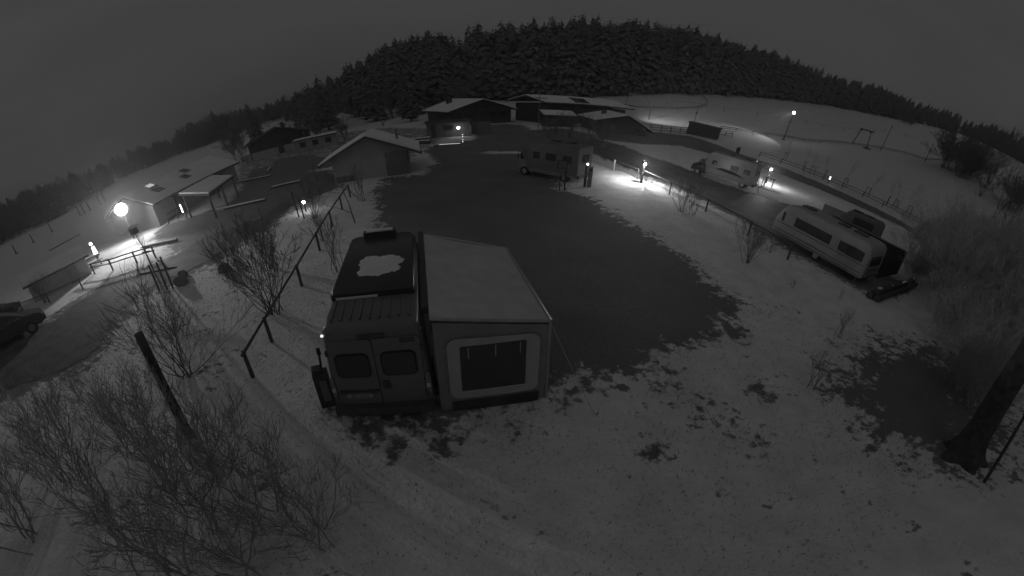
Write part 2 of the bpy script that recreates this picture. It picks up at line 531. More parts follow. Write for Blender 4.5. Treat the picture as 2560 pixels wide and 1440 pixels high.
# ------------------------------------------------------------------ buildings
def gable_house(name, label, loc, rz, W, D, he, hr, wallm, over=0.6, vover=0.5, snow=0.12, ridge_shift=0.0, cat='building', he_r=None, over_r=None):
    """local x across the gable, y along the ridge (front gable at y=0)"""
    t = thing(name, label, cat, loc, rz)
    w = W / 2
    he_r = he if he_r is None else he_r
    over_r = over if over_r is None else over_r
    sh = ridge_shift
    prof = [(-w, 0), (w, 0), (w, he_r), (sh, hr), (-w, he)]
    vs = [(x, 0, z) for x, z in prof] + [(x, D, z) for x, z in prof]
    MB().add(vs, [(0, 1, 2, 3, 4), (9, 8, 7, 6, 5)] + [(k, k + 5, (k + 1) % 5 + 5, (k + 1) % 5) for k in range(5)]).build('wall', wallm, t)
    sl, sr = (hr - he) / (sh + w), (hr - he_r) / (w - sh)
    L = (-w - over, he - sl * over)
    Rr = (w + over_r, he_r - sr * over_r)
    def plane(side, lift, th, ins, dz=0):
        a = L if side < 0 else Rr
        y0, y1 = -vover + ins, D + vover - ins
        ax = a[0] + (ins if side < 0 else -ins)
        az = a[1] + (ins * (sl if side < 0 else sr))
        pts = [(ax, y0, az + lift), (sh, y0, hr + lift), (sh, y1, hr + lift), (ax, y1, az + lift)]
        if side < 0:
            pts = pts[::-1]
        if Vector(pts[1]).__sub__(Vector(pts[0])).cross(Vector(pts[2]) - Vector(pts[1])).z < 0:
            pts = pts[::-1]
        return MB().slab(pts, th)
    for sd in (-1, 1):
        r = plane(sd, .03, .14, 0).build('roof', ROOFD, t)
        if snow:
            plane(sd, .175, snow, .07).build('roof_snow', ROOFSNOW, r)
    return t
def win(parent, u0, u1, z0, z1, y=0.0, glass=None, frame=None, side=None, x=0.0, depth=.05):
    """window on the y=const face (front, facing -y) or, with side=+-1, on the x=const face"""
    if side is None:
        pl = lambda a, b, d: (a, y - .012 - d, b)
    else:
        pl = lambda a, b, d: (x + side * (.012 + d), a, b)
    f = MB().rpanel(u0 - .07, u1 + .07, z0 - .07, z1 + .07, .01, depth, pl, 2).build('window', frame or WOOD, parent)
    MB().rpanel(u0, u1, z0, z1, .01, .012, lambda a, b, d: pl(a, b, d + depth + .004), 2).build('pane', glass or GLASS, f)
    return f
def door(parent, u0, u1, z1, y=0.0, m=None, side=None, x=0.0):
    if side is None:
        pl = lambda a, b, d: (a, y - .012 - d, b)
    else:
        pl = lambda a, b, d: (x + side * (.012 + d), a, b)
    o = MB().rpanel(u0, u1, .03, z1, .01, .06, pl, 2).build('door', m or DWOOD, parent)
    h = .5 * (u0 + u1) + .35 * (u1 - u0)
    MB().rpanel(h - .03, h + .03, .95, 1.1, .01, .04, lambda a, b, d: pl(a, b, d + .062), 2).build('handle', STEEL, o)
    return o

# service hut in the middle left
h = gable_house('service_hut', 'pale gabled hut with snow on its roof and a slatted shutter, left of the lawn', (-10.75, 28.9, 0), R(14), 6.0, 4.9, 2.0, 3.35, RENDERW, .95, .7, cat='hut')
sh = MB()
s0 = MB().box(2.05, -.06, .98, 1.75, .08, 1.9).build('shutter', STEEL, h)
for k in range(12):
    MB().box(2.05, -.115, .14 + k * .155, 1.66, .03, .12).build('slat', STEEL, s0)
MB().box(-2.2, -.03, .25, 1.4, .06, .5).build('plinth', ROCK, h)
MB().tube((2.2, 2.4, 2.6), (2.2, 2.4, 3.5), .09).build('vent_pipe', STEEL, h)

# long barn on the left
b = thing('barn', 'long low barn with a snowy roof and skylights beside the floodlight', 'barn', (-29.3, 22.6, 0), R(7.5))
# local: x across (+x is the yard side), y along the ridge
Lb, Wb, he, hr = 16.0, 6.4, 2.35, 3.85
prof = [(-Wb, 0), (0, 0), (0, he), (-Wb / 2, hr), (-Wb, he)]
vs = [(x, 0, z) for x, z in prof] + [(x, Lb, z) for x, z in prof]
MB().add(vs, [(0, 1, 2, 3, 4), (9, 8, 7, 6, 5)] + [(k, k + 5, (k + 1) % 5 + 5, (k + 1) % 5) for k in range(5)]).build('wall', RENDERW, b)
sl_ = (hr - he) / (Wb / 2)
for sd in (1, -1):
    ex = .6 if sd > 0 else -Wb - .6
    ez = he - .6 * sl_
    pts = [(-Wb / 2, -.5, hr + .03), (ex, -.5, ez + .03), (ex, Lb + .5, ez + .03), (-Wb / 2, Lb + .5, hr + .03)]
    if sd < 0: pts = pts[::-1]
    r = MB().slab(pts, .14).build('roof', ROOFD, b)
    zz = .175
    pts2 = [(p[0] + (-.06 if abs(p[0] - ex) < .01 and sd > 0 else (.06 if abs(p[0] - ex) < .01 else 0)), p[1] * (1 - .008) + .05, p[2] + zz - .03 + (.06 * sl_ if abs(p[0] - ex) < .01 else 0)) for p in pts]
    MB().slab(pts2, .12).build('roof_snow', ROOFSNOW, r)
def on_roof(x, y, lift):
    return (x, y, hr + x_off(x) + lift)
def x_off(x):
    return -(x + Wb / 2) * sl_
for (x, y, lit) in ((-2.2, 3.2, 1), (-1.1, 2.8, 0), (-2.2, 9.3, 0), (-1.1, 7.6, 0)):
    a = .45
    pts = [(x - a, y - .6, hr + x_off(x - a) + .30), (x + a, y - .6, hr + x_off(x + a) + .30), (x + a, y + .6, hr + x_off(x + a) + .30), (x - a, y + .6, hr + x_off(x - a) + .30)]
    o = MB().slab([(p[0], p[1], p[2] - .02) for p in pts], .06).build('skylight', DSTEEL, b)
    c = Vector((x, y, 0))
    pts = [tuple(Vector(p) * 1.0 + (Vector((c.x, c.y, p[2])) - Vector(p)) * .2 + Vector((0, 0, .05))) for p in pts]
    MB().slab(pts, .015).build('pane', lampmat('lit_skylight', .42) if lit else GLASS, o)
    # bare ring where the snow has melted below the skylight
    MB().slab([(x + .5, y - .9, hr + x_off(x + .5) + .298), (x + 1.15, y - .7, hr + x_off(x + 1.15) + .298), (x + 1.05, y + .75, hr + x_off(x + 1.05) + .298), (x + .5, y + .9, hr + x_off(x + .5) + .298)], .006).build('bare_tiles', ROOFD, o)
for y in (4.2, 6.6, 12.2):
    win(b, y - .5, y + .5, 1.0, 1.8, side=1, x=0)
door(b, 3.2, 4.2, 2.0, side=1, x=0)
g = MB().rpanel(9.0, 11.2, .03, 2.1, .01, .06, lambda a, c, d: (.012 + d, a, c), 2).build('door', DWOOD, b)
# porch roof on posts
pr = MB().slab([(3.2, .4, 2.3), (8.0, -1.8, 2.0), (6.3, 5.2, 2.0), (2.6, 7.1, 2.3)], .14).build('porch_roof', ROOFD, b)
MB().slab([(3.26, .48, 2.455), (7.88, -1.64, 2.16), (6.22, 5.12, 2.16), (2.7, 6.98, 2.455)], .1).build('roof_snow', ROOFSNOW, pr)
for (x, y) in ((7.7, -1.5), (7.0, 1.6), (6.2, 4.9), (3.4, .7), (2.8, 6.8)):
    MB().box(x, y, 1.0 if x > 4 else 1.12, .14, .14, 2.0 if x > 4 else 2.24).build('porch_post', WOOD, b)
for z in (.45, .9):
    MB().box(1.0, 1.6, z, .06, 3.0, .09).build('rail', WOOD, b)
for y in (.15, 1.6, 3.05):
    MB().box(1.0, y, .5, .09, .09, 1.0).build('rail_post', WOOD, b)
tb = MB().box(2.9, .5, 1.1, .10, .12, .86).build('tube_lamp', STEEL, b)
MB().box(2.9, .425, 1.1, .12, .03, .80).build('tube', lampmat('tube_light', 5.0), tb)
MB().box(2.9, .63, .75, .12, .12, 1.5).build('lamp_post', STEEL, b)

# white shed bottom left
s = thing('garden_shed', 'small white shed with a snowy roof beside the picnic table, far left', 'shed', (-28.5, 8.0, 0), R(-18))
prof = [(-2.0, 0), (0, 0), (0, 1.55), (-1.2, 2.15), (-2.0, 1.75)]
vs = [(x, 0, z) for x, z in prof] + [(x, 5.0, z) for x, z in prof]
MB().add(vs, [(0, 1, 2, 3, 4), (9, 8, 7, 6, 5)] + [(k, k + 5, (k + 1) % 5 + 5, (k + 1) % 5) for k in range(5)]).build('wall', WHITEW, s)
q = MB().slab([(-1.2, -.35, 2.18), (.35, -.35, 1.40), (.35, 5.35, 1.40), (-1.2, 5.35, 2.18)], .08).build('roof', ROOFD, s)
MB().slab([(-1.2, -.33, 2.27), (.31, -.33, 1.52), (.31, 5.33, 1.52), (-1.2, 5.33, 2.27)], .1).build('roof_snow', ROOFSNOW, q)
q = MB().slab([(-1.2, 5.35, 2.18), (-2.35, 5.35, 1.60), (-2.35, -.35, 1.60), (-1.2, -.35, 2.18)], .08).build('roof', ROOFD, s)
MB().slab([(-1.2, 5.33, 2.27), (-2.3, 5.33, 1.71), (-2.3, -.33, 1.71), (-1.2, -.33, 2.27)], .1).build('roof_snow', ROOFSNOW, q)
door(s, 3.2, 4.1, 1.45, side=1, x=0, m=RENDERW)

# dark farmhouse beyond the yard
f = gable_house('farmhouse', 'dark farmhouse with pale ground floor walls behind the yard, left of the tall trees', (-38.0, 60.5, 0), R(33), 11, 13, 2.9, 4.7, DWOOD, .9, 1.0, snow=0, cat='house')
MB().box(0, -.03, .65, 10.6, .05, 1.3).build('lower_wall', WHITEW, f)
MB().box(-5.53, 6.5, .65, .05, 12.6, 1.3).build('lower_wall', WHITEW, f)
for x in (-3.6, -1.2, 1.2, 3.6):
    win(f, x - .45, x + .45, 1.6, 2.5, y=-.02)
win(f, -.5, .5, 3.2, 3.9, y=-.02)
door(f, -.5, .5, 1.3, y=-.06)
MB().box(1.5, 7, 4.9, .6, .6, 1.2).build('chimney', ROCK, f)
w2 = thing('yard_annex', 'low pale annex wall with a flat roof right of the dark farmhouse', 'annex', (-29.5, 57.5, 0), R(20))
MB().box(0, 0, .95, 6.5, 3, 1.9).build('wall', RENDERW, w2)
q = MB().box(0, 0, 1.98, 7.1, 3.6, .14).build('roof', ROOFD, w2)
MB().box(0, 0, 2.09, 6.9, 3.4, .07).build('roof_snow', ROOFSNOW, q)
for x in (-2, 0, 2):
    win(w2, x - .4, x + .4, .8, 1.5, y=-1.5)

# inn with wide snowy roof (centre)
c1 = gable_house('inn', 'wide low inn with dark gable and large snowy roof behind the bright wall lamp', (-5.6, 73.2, 0), R(29), 11.4, 12.5, 2.75, 4.55, DWOOD, .9, 1.1, cat='house')
for x in (-4.2, -2.2, 2.2, 4.2):
    win(c1, x - .5, x + .5, 1.2, 2.2)
for x in (-1.0, 1.0):
    win(c1, x - .4, x + .4, 2.9, 3.6)
door(c1, -.6, .6, 2.2)
bal = MB().box(0, -.55, 2.45, 9.4, 1.0, .08).build('balcony', WOOD, c1)
for k in range(19):
    MB().box(-4.6 + k * .51, -1.02, 2.78, .3, .03, .6).build('board', WOOD, bal)
MB().box(-2.6, 8.6, 4.2, .9, .9, 1.6).build('chimney', DWOOD, c1)

# big restaurant right of it
c2 = thing('restaurant', 'long dark timber restaurant with shallow snowy roof and front gable dormer', 'restaurant', (5.6, 74.0, 0), R(33))
MB().box(10.0, 5, 1.9, 19.8, 10, 3.8).build('wall', DWOOD, c2)
for sd in (-1, 1):
    pts = [(-1.3, -1.2, 4.02), (21.4, -1.2, 4.02), (21.4, 5, 5.25), (-1.3, 5, 5.25)] if sd < 0 else [(-1.3, 5, 5.25), (21.4, 5, 5.25), (21.4, 11.2, 4.02), (-1.3, 11.2, 4.02)]
    r = MB().slab(pts, .2).build('roof', ROOFD, c2)
    pts = [(p[0] * .994 + .07, p[1] + (.08 if p[1] < 0 else 0) - (.08 if p[1] > 11 else 0), p[2] + .23 + (.016 if p[2] < 4.5 else 0)) for p in pts]
    MB().slab(pts, .12).build('roof_snow', ROOFSNOW, r)
dm = MB().add([(5.4, -.6, 4.3), (9.8, -.6, 4.3), (7.6, -.6, 5.35), (7.6, 4.6, 5.35)], [(0, 1, 2), (0, 2, 3), (1, 3, 2), (0, 3, 1)]).build('dormer', DWOOD, c2)
for k in range(6):
    x = 2 + k * 2.9
    win(c2, x - .6, x + .6, 1.3, 2.5)
door(c2, 11.2, 12.4, 2.2)
for x in (-1.1, 21.2):
    MB().box(x, 5, 5.0, .12, 12.6, .12).build('purlin', DWOOD, c2)
MB().box(4.5, 5.4, 5.9, .8, .8, 1.2).build('chimney', ROCK, c2)

# timber hut in front of the restaurant
c3 = gable_house('timber_hut', 'low dark timber hut with snowy roof and broad gable in front of the restaurant', (16.6, 63.6, 0), R(6), 8.2, 9.5, 2.2, 3.4, DWOOD, .7, .9, ridge_shift=.5, he_r=1.6, over_r=1.3, cat='hut')
for x in (-2.9, -1.2, 2.6):
    win(c3, x - .5, x + .5, .8, 1.5)
door(c3, .4, 1.4, 1.7)
MB().box(-1.6, 5.2, 3.4, .7, .7, .9).build('chimney', ROCK, c3)
MB().tube((3.6, -.1, 1.55), (3.6, -.3, 1.55), .05).build('gable_lamp', lampmat('faint_lamp', .35), c3)
lt = thing('lean_to', 'small lean-to with a single snowy roof slope in front of the restaurant', 'lean-to', (7.4, 69.0, 0), R(12))
MB().box(0, 1.2, 1.0, 5.0, 2.4, 2.0).build('wall', DWOOD, lt)
q = MB().slab([(-2.9, -.5, 2.05), (2.9, -.5, 2.05), (2.9, 2.6, 2.75), (-2.9, 2.6, 2.75)], .1).build('roof', ROOFD, lt)
MB().slab([(-2.84, -.44, 2.17), (2.84, -.44, 2.17), (2.84, 2.55, 2.86), (-2.84, 2.55, 2.86)], .1).build('roof_snow', ROOFSNOW, q)
door(lt, -.6, .5, 1.85)

# white kiosk wall with the bright wall lamp
k = thing('kiosk', 'flat roofed pale kiosk carrying the bright wall lamp in front of the inn', 'kiosk', (-8.4, 53.2, 0), R(10))
KW = mat('kiosk_render', .17, .9, .12, .8, .1, 20)
MB().box(0, 1.6, 1.05, 5.6, 3.2, 2.1).build('wall', KW, k)
MB().box(.1, 1.5, 2.17, 6.2, 3.9, .14).build('roof', ROOFD, k)
door(k, -2.3, -1.6, 1.8)
win(k, -.6, .6, 1.0, 1.6)
MB().box(4.4, 2.2, .9, 2.6, .3, 1.8).build('side_wall', KW, k)
wl = thing('wall_lamp', 'bright round lamp on a bracket at the kiosk wall', 'lamp', (-7.1, 53.0, 1.3), R(10))
MB().tube((-.5, .38, .12), (-.1, -.3, .12), .03).build('bracket', STEEL, wl)
MB().ball((0, -.42, 0), .2).build('bulb', lampmat('wall_bulb', 9), wl, True)
MB().tube((0, -.42, .17), (0, -.42, .27), .23, .08).build('shade', STEEL, wl)
# lit post and kerb rail with painted reflected light below it
lp = thing('lit_post', 'narrow upright post with small lights beside the kiosk', 'post', (-5.6, 44.9, 0))
MB().box(0, 0, .62, .11, .11, 1.24).build('shaft', STEEL, lp)
for z in (.35, .6, .95, 1.2):
    MB().ball((.02, -.08, z), .05, n=8, m=5).build('light', lampmat('post_light', 1.6), lp)
kr = thing('kerb_glint', 'kerb rail under the wall lamp, its reflected light painted as a bright line', 'kerb rail', (-7.2, 44.4, 0), R(-13) + R(20))
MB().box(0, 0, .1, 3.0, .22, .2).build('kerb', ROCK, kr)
MB().box(.2, -.06, .215, 2.3, .07, .03).build('strip', lampmat('painted_kerb_glint', .9), kr)  # lamp light reflected on the rail, painted as an emissive strip
pole = thing('short_pole', 'thin grey pole with two stays behind the bright kerb rail', 'pole', (-9.2, 46.5, 0))
MB().tube((0, 0, 0), (-.25, 0, 1.9), .04).build('shaft', STEEL, pole)
MB().tube((-.2, 0, 1.4), (-1.3, .3, .9), .025).build('stay', STEEL, pole)
for i, (x, y, sx, sy, rz) in enumerate(((-13.5, 48.5, 3.4, 1.3, 12), (-11.6, 50.6, 2.6, 1.1, 5), (-14.2, 45.6, 2.2, .9, 18), (-10.6, 47.4, 1.8, .9, 0))):
    o = thing('planting_bed', ['longest', 'rear', 'front left', 'smallest'][i] + ' of the snowy raised beds beside the kiosk', 'raised bed', (x, y, 0), R(rz), 'raised beds')
    MB().box(0, 0, .2, sx, sy, .4).build('frame', WOOD, o)
    MB().box(0, 0, .44, sx - .15, sy - .15, .08).build('snow', SNOW, o)

# masts
for nm, lab, (x, y), hh, dx in (('flagpole', 'slim bare flagpole standing in the yard left of the hut', (-16.4, 30.3), 4.5, -.1),
                               ('flagpole', 'tall pale mast in front of the restaurant', (3.3, 58.0), 6.6, .0)):
    t = thing(nm, lab, 'flagpole', (x, y, 0), 0, 'flagpoles')
    MB().tube((0, 0, 0), (dx, 0, hh), .05, .035).build('shaft', STEEL, t)
    MB().ball((dx, 0, hh + .04), .06).build('finial', STEEL, t)
    MB().tube((0, 0, 0), (0, 0, .12), .16, .12).build('base', ROCK, t)

# wooden store box on the slope and the fence beside it
bx = thing('store_box', 'grey wooden store box standing at the foot of the slope', 'store', (38.6, 80.2, 0.75), R(-33))
MB().box(0, 0, 1.35, 6.6, 3.2, 2.7).build('wall', WOOD, bx)
for k_ in range(8):
    MB().box(-2.9 + k_ * .83, -1.62, 1.35, .7, .05, 2.6).build('board', WOOD, bx)
MB().slab([(-3.6, -1.9, 2.72), (3.6, -1.9, 2.72), (3.6, 1.9, 3.0), (-3.6, 1.9, 3.0)], .1).build('roof', ROOFD, bx)
def rail_fence(name, label, pts, zr, rp=.06, rr=.045, m=None, group=None, boards=None, snowcap=False):
    m = m or WOOD
    x0, y0 = pts[0]
    t = thing(name, label, 'fence', (x0, y0, gz(x0, y0)), 0, group)
    b0 = gz(x0, y0)
    for x, y in pts:
        z = gz(x, y) - b0
        MB().tube((x - x0, y - y0, z - .1), (x - x0, y - y0, z + max(zr) + .06), rp, rp * .9).build('post', m, t)
    for z in zr:
        for (xa, ya), (xb, yb) in zip(pts[:-1], pts[1:]):
            d = Vector((xb - xa, yb - ya, 0)).normalized() * .12
            off = rp + rr * .6
            n = Vector((d.y, -d.x, 0)).normalized() * 0
            MB().tube((xa - x0 - d.x, ya - y0 - d.y, gz(xa, ya) - b0 + z), (xb - x0 + d.x, yb - y0 + d.y, gz(xb, yb) - b0 + z + .02), rr, rr * .85).build('rail', m, t)
    return t
rail_fence('slope_fence', 'dark plank fence running from the timber hut to the store box', [(22.8, 74.5), (25.3, 75.6), (27.8, 76.8), (30.3, 77.9), (32.8, 79.0), (34.6, 79.9)], (.5, 1.0, 1.5), .09, .07)
gt = rail_fence('slope_gate', 'short timber gate right of the store box', [(43.2, 82.4), (45.4, 83.2), (47.4, 83.6)], (.4, .9, 1.4), .09, .06)
MB().tube((.1, .1, .3), (4.0, 1.1, 1.5), .05).build('brace', WOOD, gt)

# ------------------------------------------------------------------ vehicles
def wheel(parent, x, y, r=.34, w=.22):
    o = MB().tube((x - w / 2, y, r), (x + w / 2, y, r), r, n=18).build('wheel', RUBBER, parent, True)
    sgn = 1 if x > 0 else -1
    MB().tube((x + sgn * w * .42, y, r), (x + sgn * (w / 2 + .012), y, r), r * .62, r * .55, 14).build('rim', RIM, o, True)
    return o
def side_panel(x, sgn, push=.012):
    return lambda a, b, d: (x + sgn * (push + d), a, b)

# the big campervan in front: local y forward, rear at y = 0
van = thing('campervan', 'grey high-roofed campervan seen from behind with a patch of snow on its black roof', 'van', (-2.47, 5.2, 0), heading(-.23, .973))
MB().loft([(0, .98, .86, .42, 2.42, .16), (.06, 1.01, .90, .38, 2.50, .18), (.5, 1.02, .92, .36, 2.53, .2), (3.2, 1.02, .92, .36, 2.55, .2), (4.1, 1.02, .90, .36, 2.5, .22),
           (4.45, 1.02, .84, .36, 2.3, .25), (4.95, 1.01, .78, .36, 1.75, .25), (5.25, 1.0, .8, .36, 1.3, .2), (5.75, .96, .78, .38, 1.05, .2), (5.9, .86, .7, .45, .85, .15)], 32).build('body', PAINT, van, True)
back = lambda a, b, d: (a, -.008 - d, b)
def glyph_text(txt, parent, pos, size, m, rot):
    cu = bpy.data.curves.new('plate_text', 'FONT')
    cu.body = txt
    cu.size = size
    cu.align_x = 'CENTER'
    tmp = bpy.data.objects.new('tmp_text', cu)
    COL.objects.link(tmp)
    dg = bpy.context.evaluated_depsgraph_get()
    me = bpy.data.meshes.new_from_object(tmp.evaluated_get(dg))
    bpy.data.objects.remove(tmp, do_unlink=True)
    me.materials.clear(); me.materials.append(m)
    o = bpy.data.objects.new('lettering', me)
    COL.objects.link(o)
    o.parent = parent
    o.location = pos
    o.rotation_euler = rot
    o['kind'] = 'stuff'
    return o
for sgn in (-1, 1):
    u0, u1 = (-.86, -.012) if sgn < 0 else (.012, .86)
    dr = MB().rpanel(u0, u1, .55, 2.22, .08, .03, back, 5).build('rear_door', PAINT, van, True)
    c = (u0 + u1) / 2
    fr = MB().rpanel(c - .33, c + .33, 1.34, 1.92, .12, .018, lambda a, b, d: back(a, b, d + .031), 6).build('window_seal', RUBBER, dr)
    MB().rpanel(c - .30, c + .30, 1.37, 1.89, .10, .008, lambda a, b, d: back(a, b, d + .05), 6).build('window', GLASS, dr)
    for z in (.8, 1.95):
        MB().box(sgn * .885, -.03, z, .05, .05, .12).build('hinge', PLASTIC, dr)
    if sgn > 0:
        MB().rpanel(.06, .20, 1.02, 1.22, .03, .04, lambda a, b, d: back(a, b, d + .031), 3).build('handle', PLASTIC, dr)
    else:
        MB().rpanel(-.82, -.04, .93, .985, .01, .05, lambda a, b, d: back(a, b, d + .031), 3).build('plate_lamp_bar', PLASTIC, dr)
        npl = MB().rpanel(-.70, -.18, .78, .89, .015, .012, lambda a, b, d: back(a, b, d + .031), 3).build('number_plate', PLATE, dr)
        glyph_text('ZS 1518', npl, (-.43, -.0545, .80), .105, INK, (R(90), 0, 0))
    tl = MB().rpanel(sgn * .93 - .045, sgn * .93 + .045, .78, 1.32, .03, .03, back, 3).build('tail_light', LENS, van)
    MB().rpanel(sgn * .93 - .04, sgn * .93 + .04, .95, 1.05, .01, .006, lambda a, b, d: back(a, b, d + .031), 2).build('reflector', mat('white_reflector', .5, .2), tl)
    MB().tube((sgn * .98, 4.75, 1.35), (sgn * 1.16, 4.7, 1.4), .03).build('mirror_arm', PLASTIC, van)
    MB().box(sgn * 1.22, 4.7, 1.5, .16, .1, .42).build('mirror', PLASTIC, van)
    for y in (1.15, 4.9):
        wheel(van, sgn * .93, y)
    MB().rpanel(3.55, 4.5, 1.35, 1.95, .12, .01, side_panel(sgn * .985, sgn), 4).build('side_window', GLASS, van)
    MB().ball((sgn * .90, .02, 2.33), .028, n=8, m=5).build('corner_marker', lampmat('glowing_marker', 1.2) if sgn < 0 else LENS, van)  # small corner balls, only the left one emits
MB().box(0, -.07, .50, 1.96, .22, .2).build('bumper', PLASTIC, van)
MB().box(0, -.14, .40, 1.2, .06, .06).build('bumper_step', DSTEEL, van)
MB().rpanel(-.25, .25, 2.245, 2.325, .03, .04, back, 4).build('brake_light', PLASTIC, van)
MB().rpanel(.50, .78, 2.1, 2.2, .03, .012, lambda a, b, d: back(a, b, d + .031), 4).build('vent', PLASTIC, van)
# black roof platform with snow left on it
rp = MB().loft([(.95, .84, .82, 2.50, 2.66, .06), (1.05, .88, .84, 2.50, 2.72, .08), (3.9, .88, .84, 2.50, 2.70, .08), (4.3, .80, .74, 2.46, 2.60, .06)], 24).build('pop_top_roof', BLACKP, van, True)
rng = random.Random(5)
ring = []
for k in range(96):
    a = 2 * math.pi * k / 96
    r = 1.0 + .06 * math.sin(3 * a + 1) + .05 * math.sin(7 * a) + .03 * math.sin(17 * a + 2) + rng.uniform(-.035, .035) * (2.2 if math.cos(a) > .6 else 1)
    ca, sa = math.cos(a), math.sin(a)
    q_ = (abs(ca) ** 4 + abs(sa) ** 4) ** -.25
    ring.append((.47 * ca * q_ * r + .08, 2.05 + .50 * sa * q_ * r))
m = MB()
vs = [(x, y, 2.716) for x, y in ring] + [((x - .08) * .8 + .08, 2.05 + (y - 2.05) * .8, 2.752) for x, y in ring] + [(.08, 2.05, 2.765)]
n_ = len(ring)
m.add(vs, [(i, (i + 1) % n_, n_ + (i + 1) % n_, n_ + i) for i in range(n_)] + [(n_ + i, n_ + (i + 1) % n_, 2 * n_) for i in range(n_)]).build('roof_snow', SNOW, rp, True)
MB().box(-.32, .985, 2.565, .85, .1, .045).build('snow_ridge', SNOW, rp)
MB().box(-.05, 4.02, 2.75, .86, .24, .12).build('roof_light', BLACKP, van)
MB().box(-.05, 4.0, 2.835, .7, .16, .03).build('snow_ridge', SNOW, van)
for k in range(9):
    MB().box(-.72 + k * .18, .55, 2.535, .035, .72, .03).build('roof_rib', PAINT, van)
MB().box(1.0, 2.6, 2.36, .14, 4.1, .14).build('awning_case', PLASTIC, van)

# awning room on the van's right side (world coordinates, base at the outer foot)
ax, ay = .70, 6.1
aw = thing('awning_tent', 'pale fabric awning room with a large dark window beside the campervan', 'awning', (ax, ay, 0))
def A(p): return (p[0] - ax, p[1] - ay, p[2])
rA, rB, rC, rD = (-1.46, 5.62, 2.42), (-2.42, 9.72, 2.44), (-.16, 9.5, 2.12), (.74, 6.1, 2.1)
m = MB()
n1, n2 = 8, 10
vs, fs = [], []
for i in range(n1 + 1):
    for j in range(n2 + 1):
        u, v = i / n1, j / n2
        p = (Vector(rA) * (1 - u) + Vector(rD) * u) * (1 - v) + (Vector(rB) * (1 - u) + Vector(rC) * u) * v
        p.z -= .05 * math.sin(math.pi * u) + .015 * math.sin(math.pi * v)
        vs.append(A(p))
for i in range(n1):
    for j in range(n2):
        a = i * (n2 + 1) + j
        fs.append((a, a + n2 + 1, a + n2 + 2, a + 1))
o_ = len(vs)
vs += [(x, y, z - .02) for x, y, z in vs]
fs2 = [tuple(i + o_ for i in f[::-1]) for f in fs]
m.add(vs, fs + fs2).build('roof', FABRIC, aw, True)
for a, b, r in ((rA, rD, .035), (rD, rC, .045), (rC, rB, .03)):
    MB().tube(A((a[0], a[1], a[2] - .02)), A((b[0], b[1], b[2] - .02)), r).build('roof_rail', CHROME, aw)
MB().tube(A((.76, 6.1, 0)), A((.74, 6.1, 2.06)), .035).build('leg', CHROME, aw)
MB().tube(A((-.14, 9.5, 0)), A((-.16, 9.5, 2.08)), .035).build('leg', CHROME, aw)
fl, fr_ = Vector((-1.42, 5.6, 0)), Vector((.72, 6.08, 0))
ud = (fr_ - fl).normalized()
wl_ = (fr_ - fl).length
nrm = Vector((ud.y, -ud.x, 0))
def F(u, z, d=0):
    p = fl + ud * u + nrm * d
    return A((p.x, p.y, z))
def zt(u): return 2.36 + (2.05 - 2.36) * u / wl_
# side wall with folds, split round the window opening
m = MB()
cols = 26
vs, fs = [], []
for i in range(cols + 1):
    u = wl_ * i / cols
    for j in range(7):
        t_ = j / 6
        z = .03 + (zt(u) - .06) * t_
        vs.append(F(u, z, .012 * math.sin(u * 17) * (1 - t_) + .008 * math.sin(u * 31 + j)))
for i in range(cols):
    for j in range(6):
        a = i * 7 + j
        fs.append((a, a + 7, a + 8, a + 1))
o_ = len(vs)
vs += [(p[0] - nrm.x * .012, p[1] - nrm.y * .012, p[2]) for p in vs]
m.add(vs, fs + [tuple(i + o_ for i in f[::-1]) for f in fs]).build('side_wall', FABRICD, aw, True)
wp = MB().rpanel(.22, 2.02, .40, 1.90, .2, .02, lambda a, b, d: F(a, b * (1 - .05 * a / wl_) + (.06 if b > 1 else 0), .03 + d), 6).build('window_panel', FABRICL, aw)
MB().rpanel(.46, 1.74, .58, 1.76, .03, .012, lambda a, b, d: F(a, b, .052 + d), 3).build('window', GLASS, wp)
for u in (.62, 1.14, 1.62):
    MB().box(*F(u, 1.6, .07), .018, .01, .26).build('strap', FABRICL, wp)
MB().tube(F(.46, .60, .07), F(1.74, .60, .07), .022).build('blind_roll', FABRICL, wp)
MB().slab([F(.25, .03, .035), F(2.05, .03, .035), F(2.05, .3, .035), F(.25, .3, .035)], .012).build('skirt', DTENT, aw)
o = MB().add([A((.77, 6.12, .03)), A((-.13, 9.48, .03)), A((-.15, 9.48, 2.06)), A((.75, 6.12, 2.05)), A((.755, 6.116, .03)), A((-.145, 9.476, .03)), A((-.165, 9.476, 2.06)), A((.735, 6.116, 2.05))],
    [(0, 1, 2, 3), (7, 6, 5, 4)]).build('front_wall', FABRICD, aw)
for a_, b_ in (((.74, 6.1, 2.05), (1.75, 5.5, .0)), ((-.16, 9.5, 2.07), (.7, 10.4, 0))):
    MB().tube(A(a_), A(b_), .008, n=5).build('guy_rope', FABRICL, aw)
    MB().tube(A((b_[0], b_[1], -.05)), A((b_[0] + .05, b_[1], .12)), .012, n=5).build('peg', DSTEEL, aw)
# power box at the van's rear left corner
pb = thing('power_box', 'dark upright power box with a label at the rear left corner of the campervan', 'power box', (-3.95, 5.45, 0), R(30))
MB().box(0, 0, .5, .34, .24, 1.0).build('case', DSTEEL, pb)
MB().box(.02, -.125, .52, .16, .012, .62).build('label_panel', STEEL, pb)
MB().box(-.05, 0, 1.06, .2, .2, .12).build('cap', DSTEEL, pb)
MB().tube((.06, .02, 1.05), (.1, .05, 1.45), .025).build('cable', RUBBER, pb)
MB().box(.1, .05, 1.5, .08, .08, .14).build('plug', RUBBER, pb)

